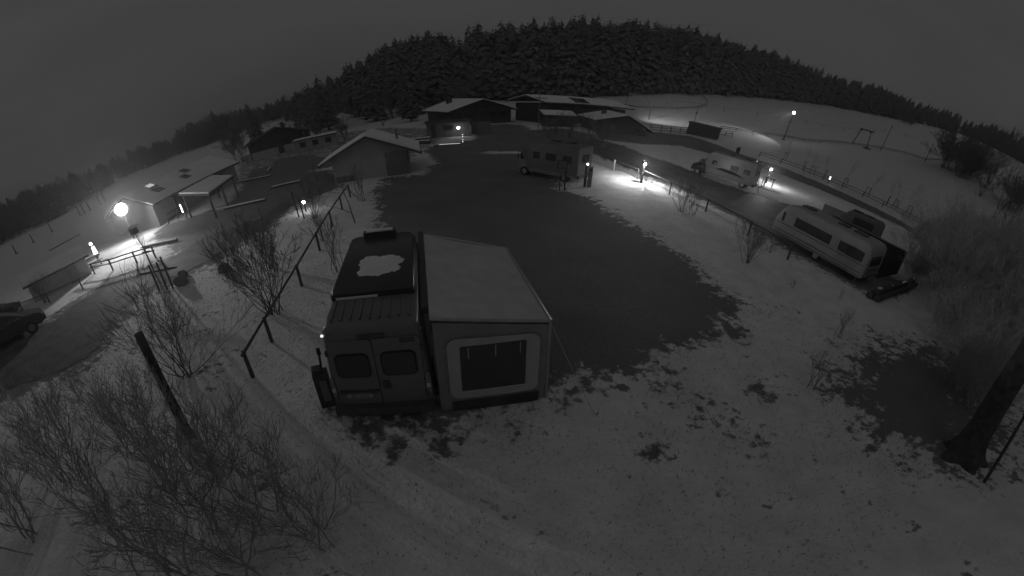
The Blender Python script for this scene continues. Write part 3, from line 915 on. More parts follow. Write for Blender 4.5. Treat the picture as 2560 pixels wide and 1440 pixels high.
def camper(name, label, loc, hd, L, W, H, cab=1.5, material=WHITE, alcove=False, group='motorhomes', roofsnow=False):
    """coach built motorhome, local y forward, rear at y=0"""
    t = thing(name, label, 'motorhome', loc, hd, group)
    w = W / 2
    bl = L - cab
    MB().loft([(0, w, w * .97, .5, H - .08, .12), (.1, w, w * .99, .42, H, .14), (bl - .35, w, w * .99, .4, H, .14), (bl, w, w * .9, .4, H - (.05 if alcove else .2), .2)]
              + ([(bl + .75, w * .9, w * .8, 1.75, H - .25, .25), (bl + .95, w * .8, w * .65, 1.95, H - .5, .15)] if alcove else [(bl + .25, w * .92, w * .75, 1.5, H - .5, .2)]), 24).build('coach_body', material, t, True)
    cw = w * .92
    MB().loft([(bl - .2, cw, cw * .85, .38, 1.95, .2), (bl + .35, cw, cw * .82, .38, 1.9, .22), (bl + .85, cw, cw * .8, .38, 1.35, .2), (L - .1, cw * .95, cw * .75, .4, 1.0, .18), (L, cw * .88, cw * .7, .48, .82, .12)], 24).build('cab', GREYC, t, True)
    for sg in (-1, 1):
        for y in (.95, L - .85):
            wheel(t, sg * (w - .13), y, .33, .22)
        MB().rpanel(bl + .0, bl + .75, 1.2, 1.72, .1, .01, side_panel(sg * cw * .95, sg, .02), 4).build('cab_window', GLASS, t)
        for y0, y1 in ((.5, 1.15), (1.7, 2.5), (bl - .9, bl - .4)):
            if y1 < bl - .3:
                MB().rpanel(y0, y1, 1.4, 1.9, .06, .015, side_panel(sg * w * .995, sg, .004), 3).build('window', GLASS, t)
        MB().rpanel(bl - 1.3, bl - .75, .5, 2.1, .05, .012, side_panel(sg * w * .998, sg, .002), 3).build('door', material, t) if sg > 0 else None
        MB().box(sg * (cw + .16), bl + .8, 1.45, .1, .08, .35).build('mirror', PLASTIC, t)
        MB().rpanel(.1, bl - .1, .46, .60, .02, .012, side_panel(sg * w * 1.0, sg, .004), 2).build('skirt_strip', GREYC, t)
        MB().rpanel(sg * w * .8 - .06, sg * w * .8 + .06, .7, 1.1, .02, .02, lambda a, b, d: (a, -.01 - d, b), 3).build('tail_light', LENS, t)
    MB().box(0, -.04, .5, W * .92, .14, .22).build('bumper', PLASTIC, t)
    MB().rpanel(-w * .5, w * .5, 1.5, 2.05, .06, .015, lambda a, b, d: (a, -.006 - d, b), 3).build('rear_window', GLASS, t)
    for y in (1.2, bl * .6):
        MB().box(0, y, H + .05, .55, .55, .12).build('roof_hatch', PLASTIC, t)
    for sg in (-1, 1):
        MB().tube((sg * w * .8, .3, H + .07), (sg * w * .8, bl - .4, H + .07), .02).build('roof_rail', STEEL, t)
    return t
camper('motorhome', 'old light grey alcove motorhome parked at the far end of the lawn', (4.75, 26.35, 0), heading(-.80, .60), 5.1, 2.05, 2.65, 1.2, mat('old_grey_paint', .15, .45, .1, 1.5), True)
mb = camper('motorhome', 'white motorhome with dark cab parked beside the lit supply column', (21.95, 31.75, 0), heading(-.69, .72), 6.5, 2.25, 2.75, 1.7, WHITE, False)
for q in [o for o in bpy.data.objects if o.parent == mb and o.name.startswith('cab') and not o.name.startswith('cab_')]:
    q.data.materials.clear(); q.data.materials.append(BLACKP)
MB().add([(-1.137, .9, .95), (-1.137, 3.9, 1.1), (-1.137, 3.3, 1.35), (-1.137, 2.0, 1.3)], [(3, 2, 1, 0), (0, 1, 2, 3)]).build('decal', PLASTIC, mb)

def caravan(name, label, loc, hd, L, W, H, material, windows, band=True, group='caravans', hitch=True):
    t = thing(name, label, 'caravan', loc, hd, group)
    w = W / 2
    MB().loft([(0, w * .97, w * .92, .5, H - .42, .12), (.06, w, w * .96, .42, H - .2, .14), (.2, w, w * .98, .4, H - .06, .15), (.5, w, w * .98, .4, H, .15), (L - 1.1, w, w * .98, .4, H, .15),
               (L - .7, w, w * .98, .4, H - .08, .15), (L - .3, w, w * .97, .42, H - .55, .15), (L - .02, w * .98, w * .94, .48, 1.35, .12), (L, w * .94, w * .9, .6, 1.0, .1)], 28).build('body', material, t, True)
    for sg in (-1, 1):
        if band:
            MB().rpanel(.35, L - .5, 1.28, 1.84, .05, .008, side_panel(sg * w * .995, sg, .004), 3).build('window_band', GLASS, t)
        for y0, y1, lit in windows:
            fr = MB().rpanel(y0, y1, 1.26, 1.86, .06, .012, side_panel(sg * w * 1.0, sg, .014), 3).build('window', GLASS if not lit else mat('blind', .33, .6), t)
        for z in (.52, .68, 1.12):
            MB().rpanel(.15, L - .2, z, z + .035, .01, .014, side_panel(sg * w * 1.0, sg, .002), 2).build('trim_strip', PLASTIC, t)
        MB().rpanel(.2, L - .25, .42, .49, .01, .02, side_panel(sg * w * 1.0, sg, .003), 2).build('sill', GREYC, t)
        wheel(t, sg * (w - .12), L * .47, .31, .2)
        for y in (.4, L - .4):
            MB().tube((sg * (w - .25), y, .45), (sg * (w - .25), y, .02), .025).build('steady_leg', STEEL, t)
    MB().rpanel(-w * .66, w * .66, 1.18, 1.75, .07, .015, lambda a, b, d: (a, -.006 - d, b), 4).build('end_window', GLASS, t)
    MB().box(0, -.05, .66, W * .86, .09, .14).build('rear_bar', GREYC, t)
    MB().rpanel(-w * .6, w * .6, .86, .92, .01, .012, lambda a, b, d: (a, -.004 - d, b), 2).build('end_trim', PLASTIC, t)
    for (y, lx) in ((1.5, .5), (2.7, .4), (L - 1.4, .5)):
        MB().box(.1, y, H + .04, .6, lx * 1.6, .09).build('roof_hatch', PLASTIC, t)
    if hitch:
        MB().tube((-.5, L - .1, .45), (0, L + 1.1, .45), .04).build('drawbar', STEEL, t)
        MB().tube((.5, L - .1, .45), (0, L + 1.1, .45), .04).build('drawbar', STEEL, t)
        MB().box(0, L + .35, .6, .9, .45, .4).build('gas_locker', GREYC, t)
    return t
caravan('caravan', 'long old touring caravan with a dark window band, nearest on the right', (17.55, 12.0, 0), heading(-.254, .967), 6.7, 2.2, 2.45, mat('caravan_paint', .33, .4, .06), [(.6, 1.5, 0), (2.0, 2.55, 1), (5.2, 6.0, 1)], hitch=False)
caravan('caravan', 'small grey caravan half hidden behind the nearest caravan', (26.9, 19.0, 0), heading(-.55, .84), 3.9, 2.0, 2.2, mat('grey_van_paint', .13, .5, .08), [(.8, 2.6, 0)], band=False, hitch=False)
caravan('caravan', 'pale caravan at the road edge half hidden by the right hand shrubs', (46.2, 20.8, 0), heading(-.47, .88), 6.2, 2.2, 2.5, mat('pale_van_paint', .34, .5, .06), [(1.0, 1.6, 0), (3.6, 4.4, 0), (5.0, 5.5, 0)], band=False, hitch=False)
# dark awning room behind the near caravan
dt = thing('dark_tent', 'black awning room pitched behind the nearest caravan', 'tent', (19.75, 12.85, 0), heading(-.254, .967))
prof = [(0, 0), (3.5, 0), (3.4, 1.75), (0, 2.25)]
vs = [(x, 0, z) for x, z in prof] + [(x, 4.6, z) for x, z in prof]
MB().add(vs, [(0, 1, 2, 3), (7, 6, 5, 4), (0, 4, 5, 1), (1, 5, 6, 2), (3, 7, 4, 0)]).build('wall', DTENT, dt)
MB().slab([(-.02, -.12, 2.28), (3.56, -.12, 1.76), (3.56, 4.72, 1.76), (-.02, 4.72, 2.28)], .03).build('roof', mat('tent_roof', .13, .8, .15, 2), dt)
for y in (0, 4.6):
    MB().tube((3.52, y, 0), (3.5, y, 1.75), .03).build('pole', STEEL, dt)
tr = thing('box_trailer', 'low pale box trailer with a snowy lid behind the nearest caravan', 'trailer', (27.6, 25.4, 0), heading(-.6, .8))
MB().box(0, 0, .85, 1.5, 2.6, .9).build('body', GREYC, tr)
MB().box(0, 0, 1.34, 1.56, 2.66, .08).build('lid', SNOW, tr)
for sg in (-1, 1):
    wheel(tr, sg * .82, 0, .28, .16)
MB().tube((0, 1.3, .45), (0, 2.5, .45), .04).build('drawbar', STEEL, tr)

def car(name, label, loc, hd, material, group='parked cars'):
    t = thing(name, label, 'car', loc, hd, group)
    MB().loft([(0, .78, .62, .40, .80, .12), (.12, .86, .74, .28, 1.0, .16), (.6, .89, .78, .26, 1.02, .18), (1.5, .89, .8, .25, .98, .18), (3.3, .89, .8, .25, .95, .18), (4.1, .86, .74, .27, .78, .16), (4.4, .72, .6, .36, .62, .1)], 28).build('body', material, t, True)
    MB().loft([(.25, .72, .50, .9, 1.12, .1), (.7, .76, .60, .92, 1.42, .18), (1.5, .78, .62, .92, 1.5, .2), (2.3, .78, .62, .9, 1.46, .2), (2.8, .77, .6, .88, 1.25, .18), (3.35, .74, .6, .84, .95, .06)], 24).build('cabin', GLASS, t, True)
    MB().loft([(.62, .62, .56, 1.36, 1.44, .05), (1.5, .64, .58, 1.43, 1.52, .06), (2.35, .63, .57, 1.38, 1.475, .05)], 16).build('roof', material, t, True)
    for sg in (-1, 1):
        for y in (.85, 3.5):
            wheel(t, sg * .80, y, .31, .2)
        MB().box(sg * .66, 4.3, .62, .26, .12, .12).build('headlight', LENS, t)
        MB().box(sg * .7, .06, .78, .24, .1, .14).build('tail_light', LENS, t)
        MB().box(sg * .95, 2.75, .95, .16, .1, .12).build('mirror', material, t)
        MB().box(sg * .86, 1.9, .98, .03, 2.6, .03).build('sill_trim', CHROME, t)
        MB().box(sg * .885, 1.5, .82, .03, .18, .03).build('door_handle', CHROME, t)
    return t
car('car', 'black car at the left edge parked beside the path', (-23.3, 1.3, 0), heading(.22, .97), BLACKP).scale = (1.22, 1.18, 1.25)
car('car', 'dark car behind the black car, below the white shed', (-30.8, 3.0, 0), heading(.55, .83), mat('dark_car_paint', .05, .4, .1))

# ------------------------------------------------------------------ lamps and supply columns
fl = thing('floodlight', 'glaring round floodlight on a slim pole beside the barn', 'floodlight', (-30.3, 19.9, 0))
MB().tube((0, 0, 0), (0, 0, 2.85), .06, .05).build('pole', STEEL, fl)
MB().tube((0, 0, 2.82), (.16, -.1, 2.95), .05).build('bracket', STEEL, fl)
MB().ball((.2, -.14, 3.07), .46, n=16, m=10).build('lens', lampmat('floodlight_lens', 125), fl, True)
dv = Vector((.82, -.57, 0))
dish = MB()
vs, fs = [], []
for i_ in range(7):
    th = R(4 + 14 * i_)
    for k_ in range(20):
        a_ = 2 * math.pi * k_ / 20
        p_ = Vector((.2, -.14, 3.07)) - dv * (.62 * math.cos(th)) + (Vector((.57, .82, 0)) * math.cos(a_) + Vector((0, 0, 1)) * math.sin(a_)) * (.62 * math.sin(th))
        vs.append(tuple(p_))
for i_ in range(6):
    for k_ in range(20):
        a_ = i_ * 20 + k_; b_ = i_ * 20 + (k_ + 1) % 20
        fs.append((a_, b_, b_ + 20, a_ + 20))
fs.append(tuple(range(20)))
dish.add(vs, fs).build('light_block_dish', DSTEEL, fl, True)  # dark dish added behind the lens to keep its light off the barn

lc = thing('light_column', 'short glowing white light column beside the snowy verge, far left', 'light column', (-32.2, 16.5, 0))
MB().tube((0, 0, 0), (0, 0, .22), .3, .24, 12).build('base', ROCK, lc)
MB().tube((0, 0, .22), (0, 0, .98), .22, .16, 12).build('diffuser', lampmat('column_light', 2.6), lc, True)
MB().ball((-.1, 0, 1.28), .13, n=10, m=6).build('bulb', lampmat('column_bulb', 22), lc, True)
MB().tube((-.05, 0, .98), (-.1, 0, 1.2), .04).build('stem', STEEL, lc)

def spot(parent, loc, target, power, size, blend, name, radius=.15):
    l = bpy.data.lights.new(name, 'SPOT')
    l.energy, l.spot_size, l.spot_blend, l.shadow_soft_size = power, R(size), blend, radius
    o = bpy.data.objects.new(name, l)
    COL.objects.link(o)
    o.parent = parent
    o.location = loc
    d = Vector(target) - (Vector(parent.location) + Vector(loc))
    o.rotation_euler = d.to_track_quat('-Z', 'Y').to_euler()
    return o
spot(fl, (.62, -.43, 3.07), (-17.0, 8.6, 1.0), 4000, 92, 1.0, 'flood_beam', .2)
def supply_post(label, x, y, hh, power, boxed=True, head=.11, hx=.05):
    t = thing('supply_column', label, 'supply column', (x, y, gz(x, y)), 0, 'lit supply columns')
    MB().box(0, 0, hh / 2 - .1, .13, .13, hh - .2).build('post', DWOOD, t)
    MB().tube((0, 0, hh - .22), (hx, -.06, hh - .08), .025).build('arm', STEEL, t)
    MB().ball((hx, -.06, hh - .02), head, n=10, m=7).build('bulb', lampmat('supply_bulb_%d' % power, power), t, True)
    MB().tube((hx, -.06, hh + head * .75), (hx, -.06, hh + head * 1.25), head * 1.15, head * .5, 10).build('cap', STEEL, t)
    if boxed:
        bx_ = MB().box(.3, .05, .72, .26, .2, 1.44).build('meter_box', STEEL, t)
        MB().box(.3, -.06, 1.22, .16, .02, .22).build('socket', DSTEEL, bx_)
    MB().tube((-.03, -.08, hh * .55), (-.03, -.2, hh * .5), .03).build('tap', STEEL, t)
    return t
supply_post('dark supply post with a small lamp and pale meter box near the old motorhome', 4.6, 24.9, 1.6, 13, True, .06)
t = supply_post('lamp post lighting a bright pool on the snow at the fence corner', 9.25, 27.5, 1.5, 3600, False, .065)
MB().tube((-.1, 0, .45), (-.35, -.2, 1.1), .025).build('hose', RUBBER, t)
MB().box(-.13, -.06, 1.56, .02, .34, .28).build('added_shield', DSTEEL, t)  # added plate, keeps this lamp's light off the old motorhome's rear
supply_post('lit supply column behind the white motorhome', 27.4, 37.5, 1.85, 3000, False, .065)
st = thing('marker_post', 'slim pale marker post between the two lamp posts', 'post', (8.05, 31.4, 0))
MB().box(0, 0, .5, .1, .1, 1.0).build('shaft', CHROME, st)
MB().box(0, 0, 1.02, .12, .12, .04).build('cap', STEEL, st)
rl = thing('reflector_post', 'short post with two reflectors, their glint painted as glow, beside the far road', 'post', (51.2, 52.0, gz(51.2, 52.0)))
MB().box(0, 0, .45, .14, .14, .9).build('shaft', DWOOD, rl)
for z in (.95, 1.3):
    MB().ball((0, -.02, z), .12, n=8, m=6).build('light', lampmat('reflector_glow', 5), rl)  # reflectors rather than lamps, their glint painted by emission
MB().tube((0, 0, .85), (0, 0, 1.35), .03).build('stem', STEEL, rl)
# frames by the lit column
ld = thing('ladder_frame', 'pale upright ladder frame catching the light behind the white motorhome', 'ladder', (24.9, 36.6, 0), R(-35))
for x in (-.3, .3):
    MB().tube((x, 0, 0), (x + .12, 0, 2.5), .04).build('upright', CHROME, ld)
for k in range(7):
    MB().tube((-.3 + .017 * k, 0, .3 + k * .34), (.3 + .017 * k, 0, .3 + k * .34), .022).build('rung', CHROME, ld)
sr = thing('signal_rail', 'thin leaning pole in front of the lit snow patch', 'pole', (21.9, 30.7, 0))
MB().tube((0, 0, 0), (.45, 1.6, 2.3), .03).build('shaft', DSTEEL, sr)
tf = thing('towel_frame', 'small bright tubular frame beside the lit column', 'frame', (26.2, 37.1, 0), R(-30))
for x in (-.35, .35):
    MB().tube((x, 0, 0), (x, 0, 1.2), .03).build('leg', CHROME, tf)
MB().tube((-.35, 0, 1.2), (.35, 0, 1.2), .03).build('bar', CHROME, tf)
wk = thing('reflector', 'small bright reflector standing in the lit snow', 'reflector', (25.3, 35.3, 0))
MB().box(0, 0, .3, .05, .05, .6).build('stake', DSTEEL, wk)
MB().box(0, -.03, .72, .2, .04, .36).build('plate', mat('white_board', .8, .4, .03), wk)
sw = thing('trestle', 'dark wooden trestle standing in front of the lit column', 'trestle', (26.4, 35.6, 0), R(-30))
for x in (-.45, .45):
    for y in (-.2, .2):
        MB().tube((x, y * 1.4, 0), (x, y * .3, .95), .045).build('leg', DWOOD, sw)
MB().box(0, 0, .98, 1.2, .16, .12).build('beam', DWOOD, sw)
sp = thing('notice_board', 'dark notice board on a tall post in front of the old motorhome', 'notice board', (3.15, 23.7, 0), R(4))
MB().box(0, 0, 1.05, .09, .09, 2.1).build('post', DWOOD, sp)
MB().box(-.25, -.03, 1.75, .62, .05, .5).build('board', DWOOD, sp)
MB().box(-.25, -.065, 1.75, .5, .02, .38).build('sheet', STEEL, sp)
MB().box(-.32, -.02, .55, .06, .06, 1.1).build('stay', DWOOD, sp)
bn = thing('litter_bin', 'dark litter bin on a post above the white motorhome', 'bin', (36.9, 61.5, 0))
MB().tube((0, 0, .5), (0, 0, 1.5), .32, .36, 12).build('drum', DSTEEL, bn)
MB().tube((0, 0, 1.5), (0, 0, 1.7), .38, .1, 12).build('lid', DSTEEL, bn)
MB().tube((.3, 0, 0), (.3, 0, 1.9), .06).build('post', DWOOD, bn)

# ------------------------------------------------------------------ fences and posts on the site
rail_fence('pole_fence', 'round-pole fence running along the left side of the lawn', [(-6.45, 5.9), (-6.84, 7.52), (-7.66, 11.05), (-8.47, 14.38), (-9.25, 17.58), (-9.9, 20.55), (-10.5, 23.4)], (.84,), .06, .045)
rail_fence('pole_fence', 'round-pole fence running from the lamp post past the caravan', [(9.5, 28.3), (10.62, 25.05), (11.9, 21.6), (12.9, 17.75), (13.6, 14.6)], (.84,), .06, .045)
rail_fence('pole_fence', 'short lit pole fence from the marker post to the lamp post', [(8.1, 31.6), (9.3, 28.7)], (.8,), .06, .045)
rail_fence('rail_fence', 'low wooden rail fence beside the path in front of the floodlight', [(-26.2, 12.6), (-24.2, 13.1), (-22.4, 14.1), (-20.9, 14.7)], (.55, .85), .07, .05)
rail_fence('rail_fence', 'single-rail fence beside the path below the white shed', [(-27.6, 6.6), (-25.8, 8.2), (-24.2, 10.3)], (.75,), .06, .04)
rail_fence('rail_fence', 'long two-rail fence along the far road under the saplings', [(44.6, 66.0), (47.6, 62.8), (50.2, 58.4), (51.9, 54.4), (53.3, 50.3), (54.6, 46.0), (55.4, 41.6), (55.9, 37.2), (55.6, 32.6), (54.6, 28.0)], (.5, 1.0), .08, .06)
post = thing('wooden_post', 'thick dark wooden post rising out of the hedge, bottom left', 'post', (-6.6, 3.46, 0))
MB().tube((0, 0, 0), (.03, 0, 3.08), .115, .10, 14).build('shaft', DWOOD, post, True)
MB().ball((.14, -.06, 1.65), .022, n=8, m=5).build('reflector', CHROME, post)
bh = thing('bird_box', 'small bird box on a bent pole with cross arms beside the path', 'bird box', (-17.6, 11.9, 0))
MB().tube((0, 0, 0), (-.35, .2, 1.9), .045).build('pole', WOOD, bh)
MB().tube((-.35, .2, 1.9), (-1.0, .5, 2.55), .03).build('pole', WOOD, bh)
MB().box(-1.15, .6, 2.78, .42, .34, .36).build('box', WOOD, bh)
MB().slab([(-1.45, .4, 2.98), (-.85, .4, 2.98), (-.85, .85, 3.06), (-1.45, .85, 3.06)], .04).build('lid', SNOW, bh)
for z, w in ((1.55, .5), (1.85, .4)):
    MB().tube((-.3 - w / 2, .1, z), (-.3 + w / 2, .3, z), .025).build('cross_arm', WOOD, bh)
fr = thing('post_frame', 'three thin dark posts with a cross beam in the snow by the path', 'frame', (-15.2, 10.5, 0))
for x, y, hh in ((-.45, -.1, 1.45), (.05, .05, 1.5), (.4, .15, 1.75)):
    MB().tube((x, y, 0), (x - .05, y + .05, hh), .05).build('post', DWOOD, fr)
MB().tube((-1.9, .15, .85), (.7, .6, .95), .05).build('beam', DWOOD, fr)
rng = random.Random(9)
for i, (x, y, s_, lab) in enumerate(((-14.6, 11.1, .42, 'grey boulder in the snow right of the three posts'), (-12.7, 12.4, .40, 'dark boulder in the snow left of the big bush'), (-15.4, 12.0, .3, 'low boulder at the edge of the path'))):
    o = MB().ball((0, 0, s_ * .35), s_ * 1.1, s_ * .8, s_ * .75, 10, 6, rng, .13).build('boulder', ROCK, None, True)
    o.location = (x, y, 0)
    tag(o, lab, 'boulder')
pt = thing('picnic_table', 'dark picnic table with benches beside the white shed', 'picnic table', (-28.9, 14.0, 0), R(-20))
MB().box(0, 0, .74, .8, 1.9, .06).build('table_top', DWOOD, pt)
for sg in (-1, 1):
    MB().box(sg * .72, 0, .45, .28, 1.9, .05).build('bench', DWOOD, pt)
    MB().box(sg * .72, 0, .485, .24, 1.8, .02).build('snow', SNOW, pt)
    for y in (-.7, .7):
        MB().tube((sg * .75, y, 0), (sg * .2, y, .72), .045).build('leg', DWOOD, pt)
# parking logs with snow along their tops
LOGS = [((-30.4, 36.4), (-25.3, 36.7), 'long parking log catching light in the yard behind the barn porch'), ((-20.9, 29.7), (-18.2, 30.8), 'dark parking log in the yard left of the flagpole'),
        ((-22.4, 24.3), (-18.6, 25.3), 'parking log at the front of the yard below the porch'), ((-28.1, 40.1), (-30.0, 44.0), 'short slanting parking log at the back of the yard'),
        ((-54.7, 21.2), (-54.7, 26.9), 'pale log lying on the left meadow'), ((-25.0, 16.9), (-21.6, 17.6), 'pale beam lying behind the rail fence near the floodlight')]
for a, b, lab in LOGS:
    t = thing('parking_log', lab, 'log', (a[0], a[1], 0), heading(b[0] - a[0], b[1] - a[1]), 'parking logs')
    L = math.hypot(b[0] - a[0], b[1] - a[1])
    MB().tube((0, 0, .12), (0, L, .12), .11, .10, 10).build('log', WOOD, t, True)
    MB().loft([(.1, .10, .08, .17, .25, .03), (L * .4, .11, .09, .17, .26, .03), (L - .1, .10, .07, .16, .24, .03)], 12).build('snow', SNOW, t)
lg = thing('log_pile', 'dark logs capped with snow lying in front of the nearest caravan', 'logs', (16.0, 10.2, 0), heading(.966, .26))
for k, (x, z, r) in enumerate(((-.22, .2, .2), (.2, .19, .19), (0, .5, .18))):
    MB().tube((x, .1 * k, z), (x, 7.2 - .3 * k, z + .02), r, r * .9, 10).build('log', DWOOD, lg, True)
for k, (y, r) in enumerate(((.5, .3), (2.2, .2), (4.3, .5), (5.2, .35), (6.4, .3))):
    MB().ball((.03 * (k % 3), y, .645 - .02 * (k % 2)), .1, r, .05, 8, 5, random.Random(k), .25).build('snow', SNOW, lg, True)

# posts standing along the far left path
for i, (x, y, hh, lab) in enumerate(((-82.3, 24.5, 2.2, 'leftmost'), (-87, 31.0, 2.4, 'second from the left'), (-89.9, 37.7, 2.4, 'third from the left'), (-94, 49.0, 3.0, 'fourth from the left'), (-95.5, 51.3, 3.0, 'fifth from the left'), (-96, 53.6, 2.8, 'sixth from the left'), (-97, 58.0, 3.0, 'seventh from the left'), (-98, 60.5, 3.0, 'rightmost'))):
    t = thing('field_post', lab + ' of the dark posts across the left meadow', 'post', (x, y, gz(x, y)), 0, 'field posts')
    MB().tube((0, 0, 0), (0, 0, hh), .16, .12, 7).build('shaft', DWOOD, t)
    MB().ball((.1, 0, .12), .5, .5, .16, 8, 4).build('tuft', TWIG, t)

# ------------------------------------------------------------------ ski slope
def at_z(x, y): return (x, y, gz(x, y))
sl_p = thing('slope_lamp', 'tall slope lamp on a thin dark pole standing on the ski hill', 'lamp', at_z(73.5, 99.5))
MB().tube((0, 0, 0), (.15, 0, 8.9), .16, .10, 8).build('pole', DSTEEL, sl_p)
MB().box(0, 0, .15, 1.0, 1.0, .3).build('base', ROCK, sl_p)
MB().box(.1, 0, 6.2, .35, .3, .5).build('box', DSTEEL, sl_p)
MB().ball((-.1, -.35, 9.25), .42, n=12, m=8).build('lens', lampmat('slope_bulb', 26), sl_p, True)
MB().box(.15, .05, 9.1, .7, .25, .6).build('housing', DSTEEL, sl_p)
spot(sl_p, (-.75, -.9, 9.1), (55, 91.5, 3.2), 5200, 62, 1.0, 'slope_beam')
# second floodlight on the restaurant gable lighting the piste
fl2 = thing('gable_floodlight', 'small floodlight on a mast above the right end of the restaurant roof', 'floodlight', (22.8, 86.6, 7.6))
MB().box(0, 0, 0, .4, .3, .25).build('housing', DSTEEL, fl2)
MB().tube((-.1, .1, -3.2), (0, 0, 0), .05).build('mast', STEEL, fl2)
MB().box(.21, .0, 0, .02, .24, .18).build('lens', lampmat('gable_lens', 4), fl2)
spot(fl2, (.5, .2, 0), (52, 105, 6.5), 6500, 84, 1.0, 'piste_beam')
pg = thing('lift_portal', 'dark ski lift portal with two legs standing on the slope', 'ski lift', at_z(104.1, 98.5))
b0 = gz(104.1, 98.5)
for y in (-3.7, 3.7):
    zz = gz(104.1, 98.5 + y) - b0
    MB().tube((0, y, zz), (0, y * .62, 6.2), .16, .13, 8).build('leg', DSTEEL, pg)
MB().box(0, 0, 6.3, .35, 6.2, .4).build('beam', DSTEEL, pg)
for y in (-2.3, 2.3):
    MB().box(0, y, 5.9, .3, 1.2, .35).build('sheave', DSTEEL, pg)
MB().box(-.3, -3.9, gz(104.1, 94.6) - b0 + .2, 1.6, 2.4, .4).build('base', DWOOD, pg)
for (x, y, hh, lab) in ((109.3, 93.2, 10.0, 'tall thin lift pole right of the lift portal'), (113.7, 77.2, 7.0, 'thin lift pole farthest right on the slope')):
    t = thing('lift_pole', lab, 'pole', at_z(x, y), 0, 'lift poles')
    MB().tube((0, 0, 0), (0, 0, hh), .14, .10, 7).build('shaft', DSTEEL, t)
    MB().box(0, 0, hh, .3, .6, .3).build('head', DSTEEL, t)
cab_ = [(24, 96, 7.2), (38.5, 97, 8.2), (55, 98, 9.5), (73.6, 99.6, 12.2), (90, 99.5, 14.6), (104.1, 98.5, 17.6), (109.3, 93.2, 22.2), (113.7, 77.2, 21.6)]
t = thing('lift_cable', 'thin drag lift cable with small hangers strung above the slope', 'cable', cab_[0])
for (x, y, z), (x2, y2, z2) in zip(cab_[:-1], cab_[1:]):
    o0 = cab_[0]
    MB().tube((x - o0[0], y - o0[1], z - o0[2]), (x2 - o0[0], y2 - o0[1], z2 - o0[2]), .025, n=5).build('cable', DSTEEL, t)
    for k in (.35, .75):
        c = Vector((x, y, z)).lerp(Vector((x2, y2, z2)), k) - Vector(o0)
        MB().tube(c, c - Vector((0, 0, 1.1)), .06, .12, 6).build('hanger', DSTEEL, t)
for (x, y, hh, lab) in ((31.0, 95.5, 5.0, 'slim lift pole behind the slope fence'), (43.5, 97.3, 4.6, 'slim lift pole behind the store box')):
    t = thing('lift_pole', lab, 'pole', at_z(x, y), 0, 'lift poles')
    MB().tube((0, 0, 0), (0, 0, hh), .11, .08, 7).build('shaft', DSTEEL, t)
    MB().box(0, 0, hh * .55, .35, .35, .55).build('box', DSTEEL, t)
rope = [(47.8, 90.9), (53, 92.3), (58.6, 93.3), (67, 99), (76.3, 103.7), (83, 102.5), (89.0, 101.1), (95, 100), (100.7, 98.6), (106, 97), (111.1, 95.2), (114.5, 91.8), (116.8, 88.8), (116.5, 83.5), (115.5, 78.6), (122.0, 73.9)]
rail_fence('rope_fence', 'thin dark rope fence line crossing the ski slope', rope, (.55, .95), .07, .09, DWOOD)
tr_ = [(29, 112), (36, 111), (44, 112), (51, 116), (57, 122), (61, 131), (63, 140)]
rail_fence('rope_fence', 'thin fence curving up to the wood behind the restaurant', tr_, (.6, .9), .06, .07, DWOOD)

# ------------------------------------------------------------------ vegetation
def grow(rng, pos, dirv, length, rad, depth, out, up=.25, wig=.22, split=(2, 3), nseg=3, lenf=(.55, .8), spread=.55, minr=.003, sides=3):
    p = Vector(pos)
    d = Vector(dirv).normalized()
    r = rad
    pts = [(p.copy(), r)]
    for k in range(nseg):
        d = (d + Vector((rng.gauss(0, wig), rng.gauss(0, wig), rng.gauss(0, wig) + up * .3)) * .5).normalized()
        p = p + d * (length / nseg)
        r = max(minr, rad * (1 - .55 * (k + 1) / nseg))
        pts.append((p.copy(), r))
        if depth > 0 and k < nseg - 1 and rng.random() < .75:
            q = Vector((rng.gauss(0, 1), rng.gauss(0, 1), rng.gauss(0, .6))).normalized()
            nd = (d + q * spread + Vector((0, 0, up * .4))).normalized()
            grow(rng, p, nd, length * rng.uniform(*lenf), r * .62, depth - 1, out, up, wig, split, nseg, lenf, spread, minr, sides)
    out.append(pts)
    if depth > 0:
        for _ in range(rng.randint(*split)):
            q = Vector((rng.gauss(0, 1), rng.gauss(0, 1), rng.gauss(0, .6))).normalized()
            nd = (d + q * spread + Vector((0, 0, up * .4))).normalized()
            grow(rng, p, nd, length * rng.uniform(*lenf), r * .7, depth - 1, out, up, wig, split, nseg, lenf, spread, minr, sides)
def tubes_mesh(name, lines, material, n=3):
    V, Fc = [], []
    off = 0
    ang = [2 * math.pi * k / n for k in range(n)]
    for pts in lines:
        m = len(pts)
        for i, (p, r) in enumerate(pts):
            d = (pts[min(i + 1, m - 1)][0] - pts[max(i - 1, 0)][0])
            if d.length < 1e-9: d = Vector((0, 0, 1))
            d.normalize()
            u = Vector((d.z, d.x, d.y)); u = (u - d * u.dot(d))
            if u.length < 1e-6: u = d.orthogonal()
            u.normalize()
            w = d.cross(u)
            for a in ang:
                q = p + u * (r * math.cos(a)) + w * (r * math.sin(a))
                V.append((q.x, q.y, q.z))
        for i in range(m - 1):
            for k in range(n):
                a = off + i * n + k; b = off + i * n + (k + 1) % n
                Fc.append((a, b, b + n, a + n))
        off += m * n
    me = bpy.data.meshes.new(name)
    me.from_pydata(V, [], Fc)
    me.update()
    me.materials.append(material)
    return me
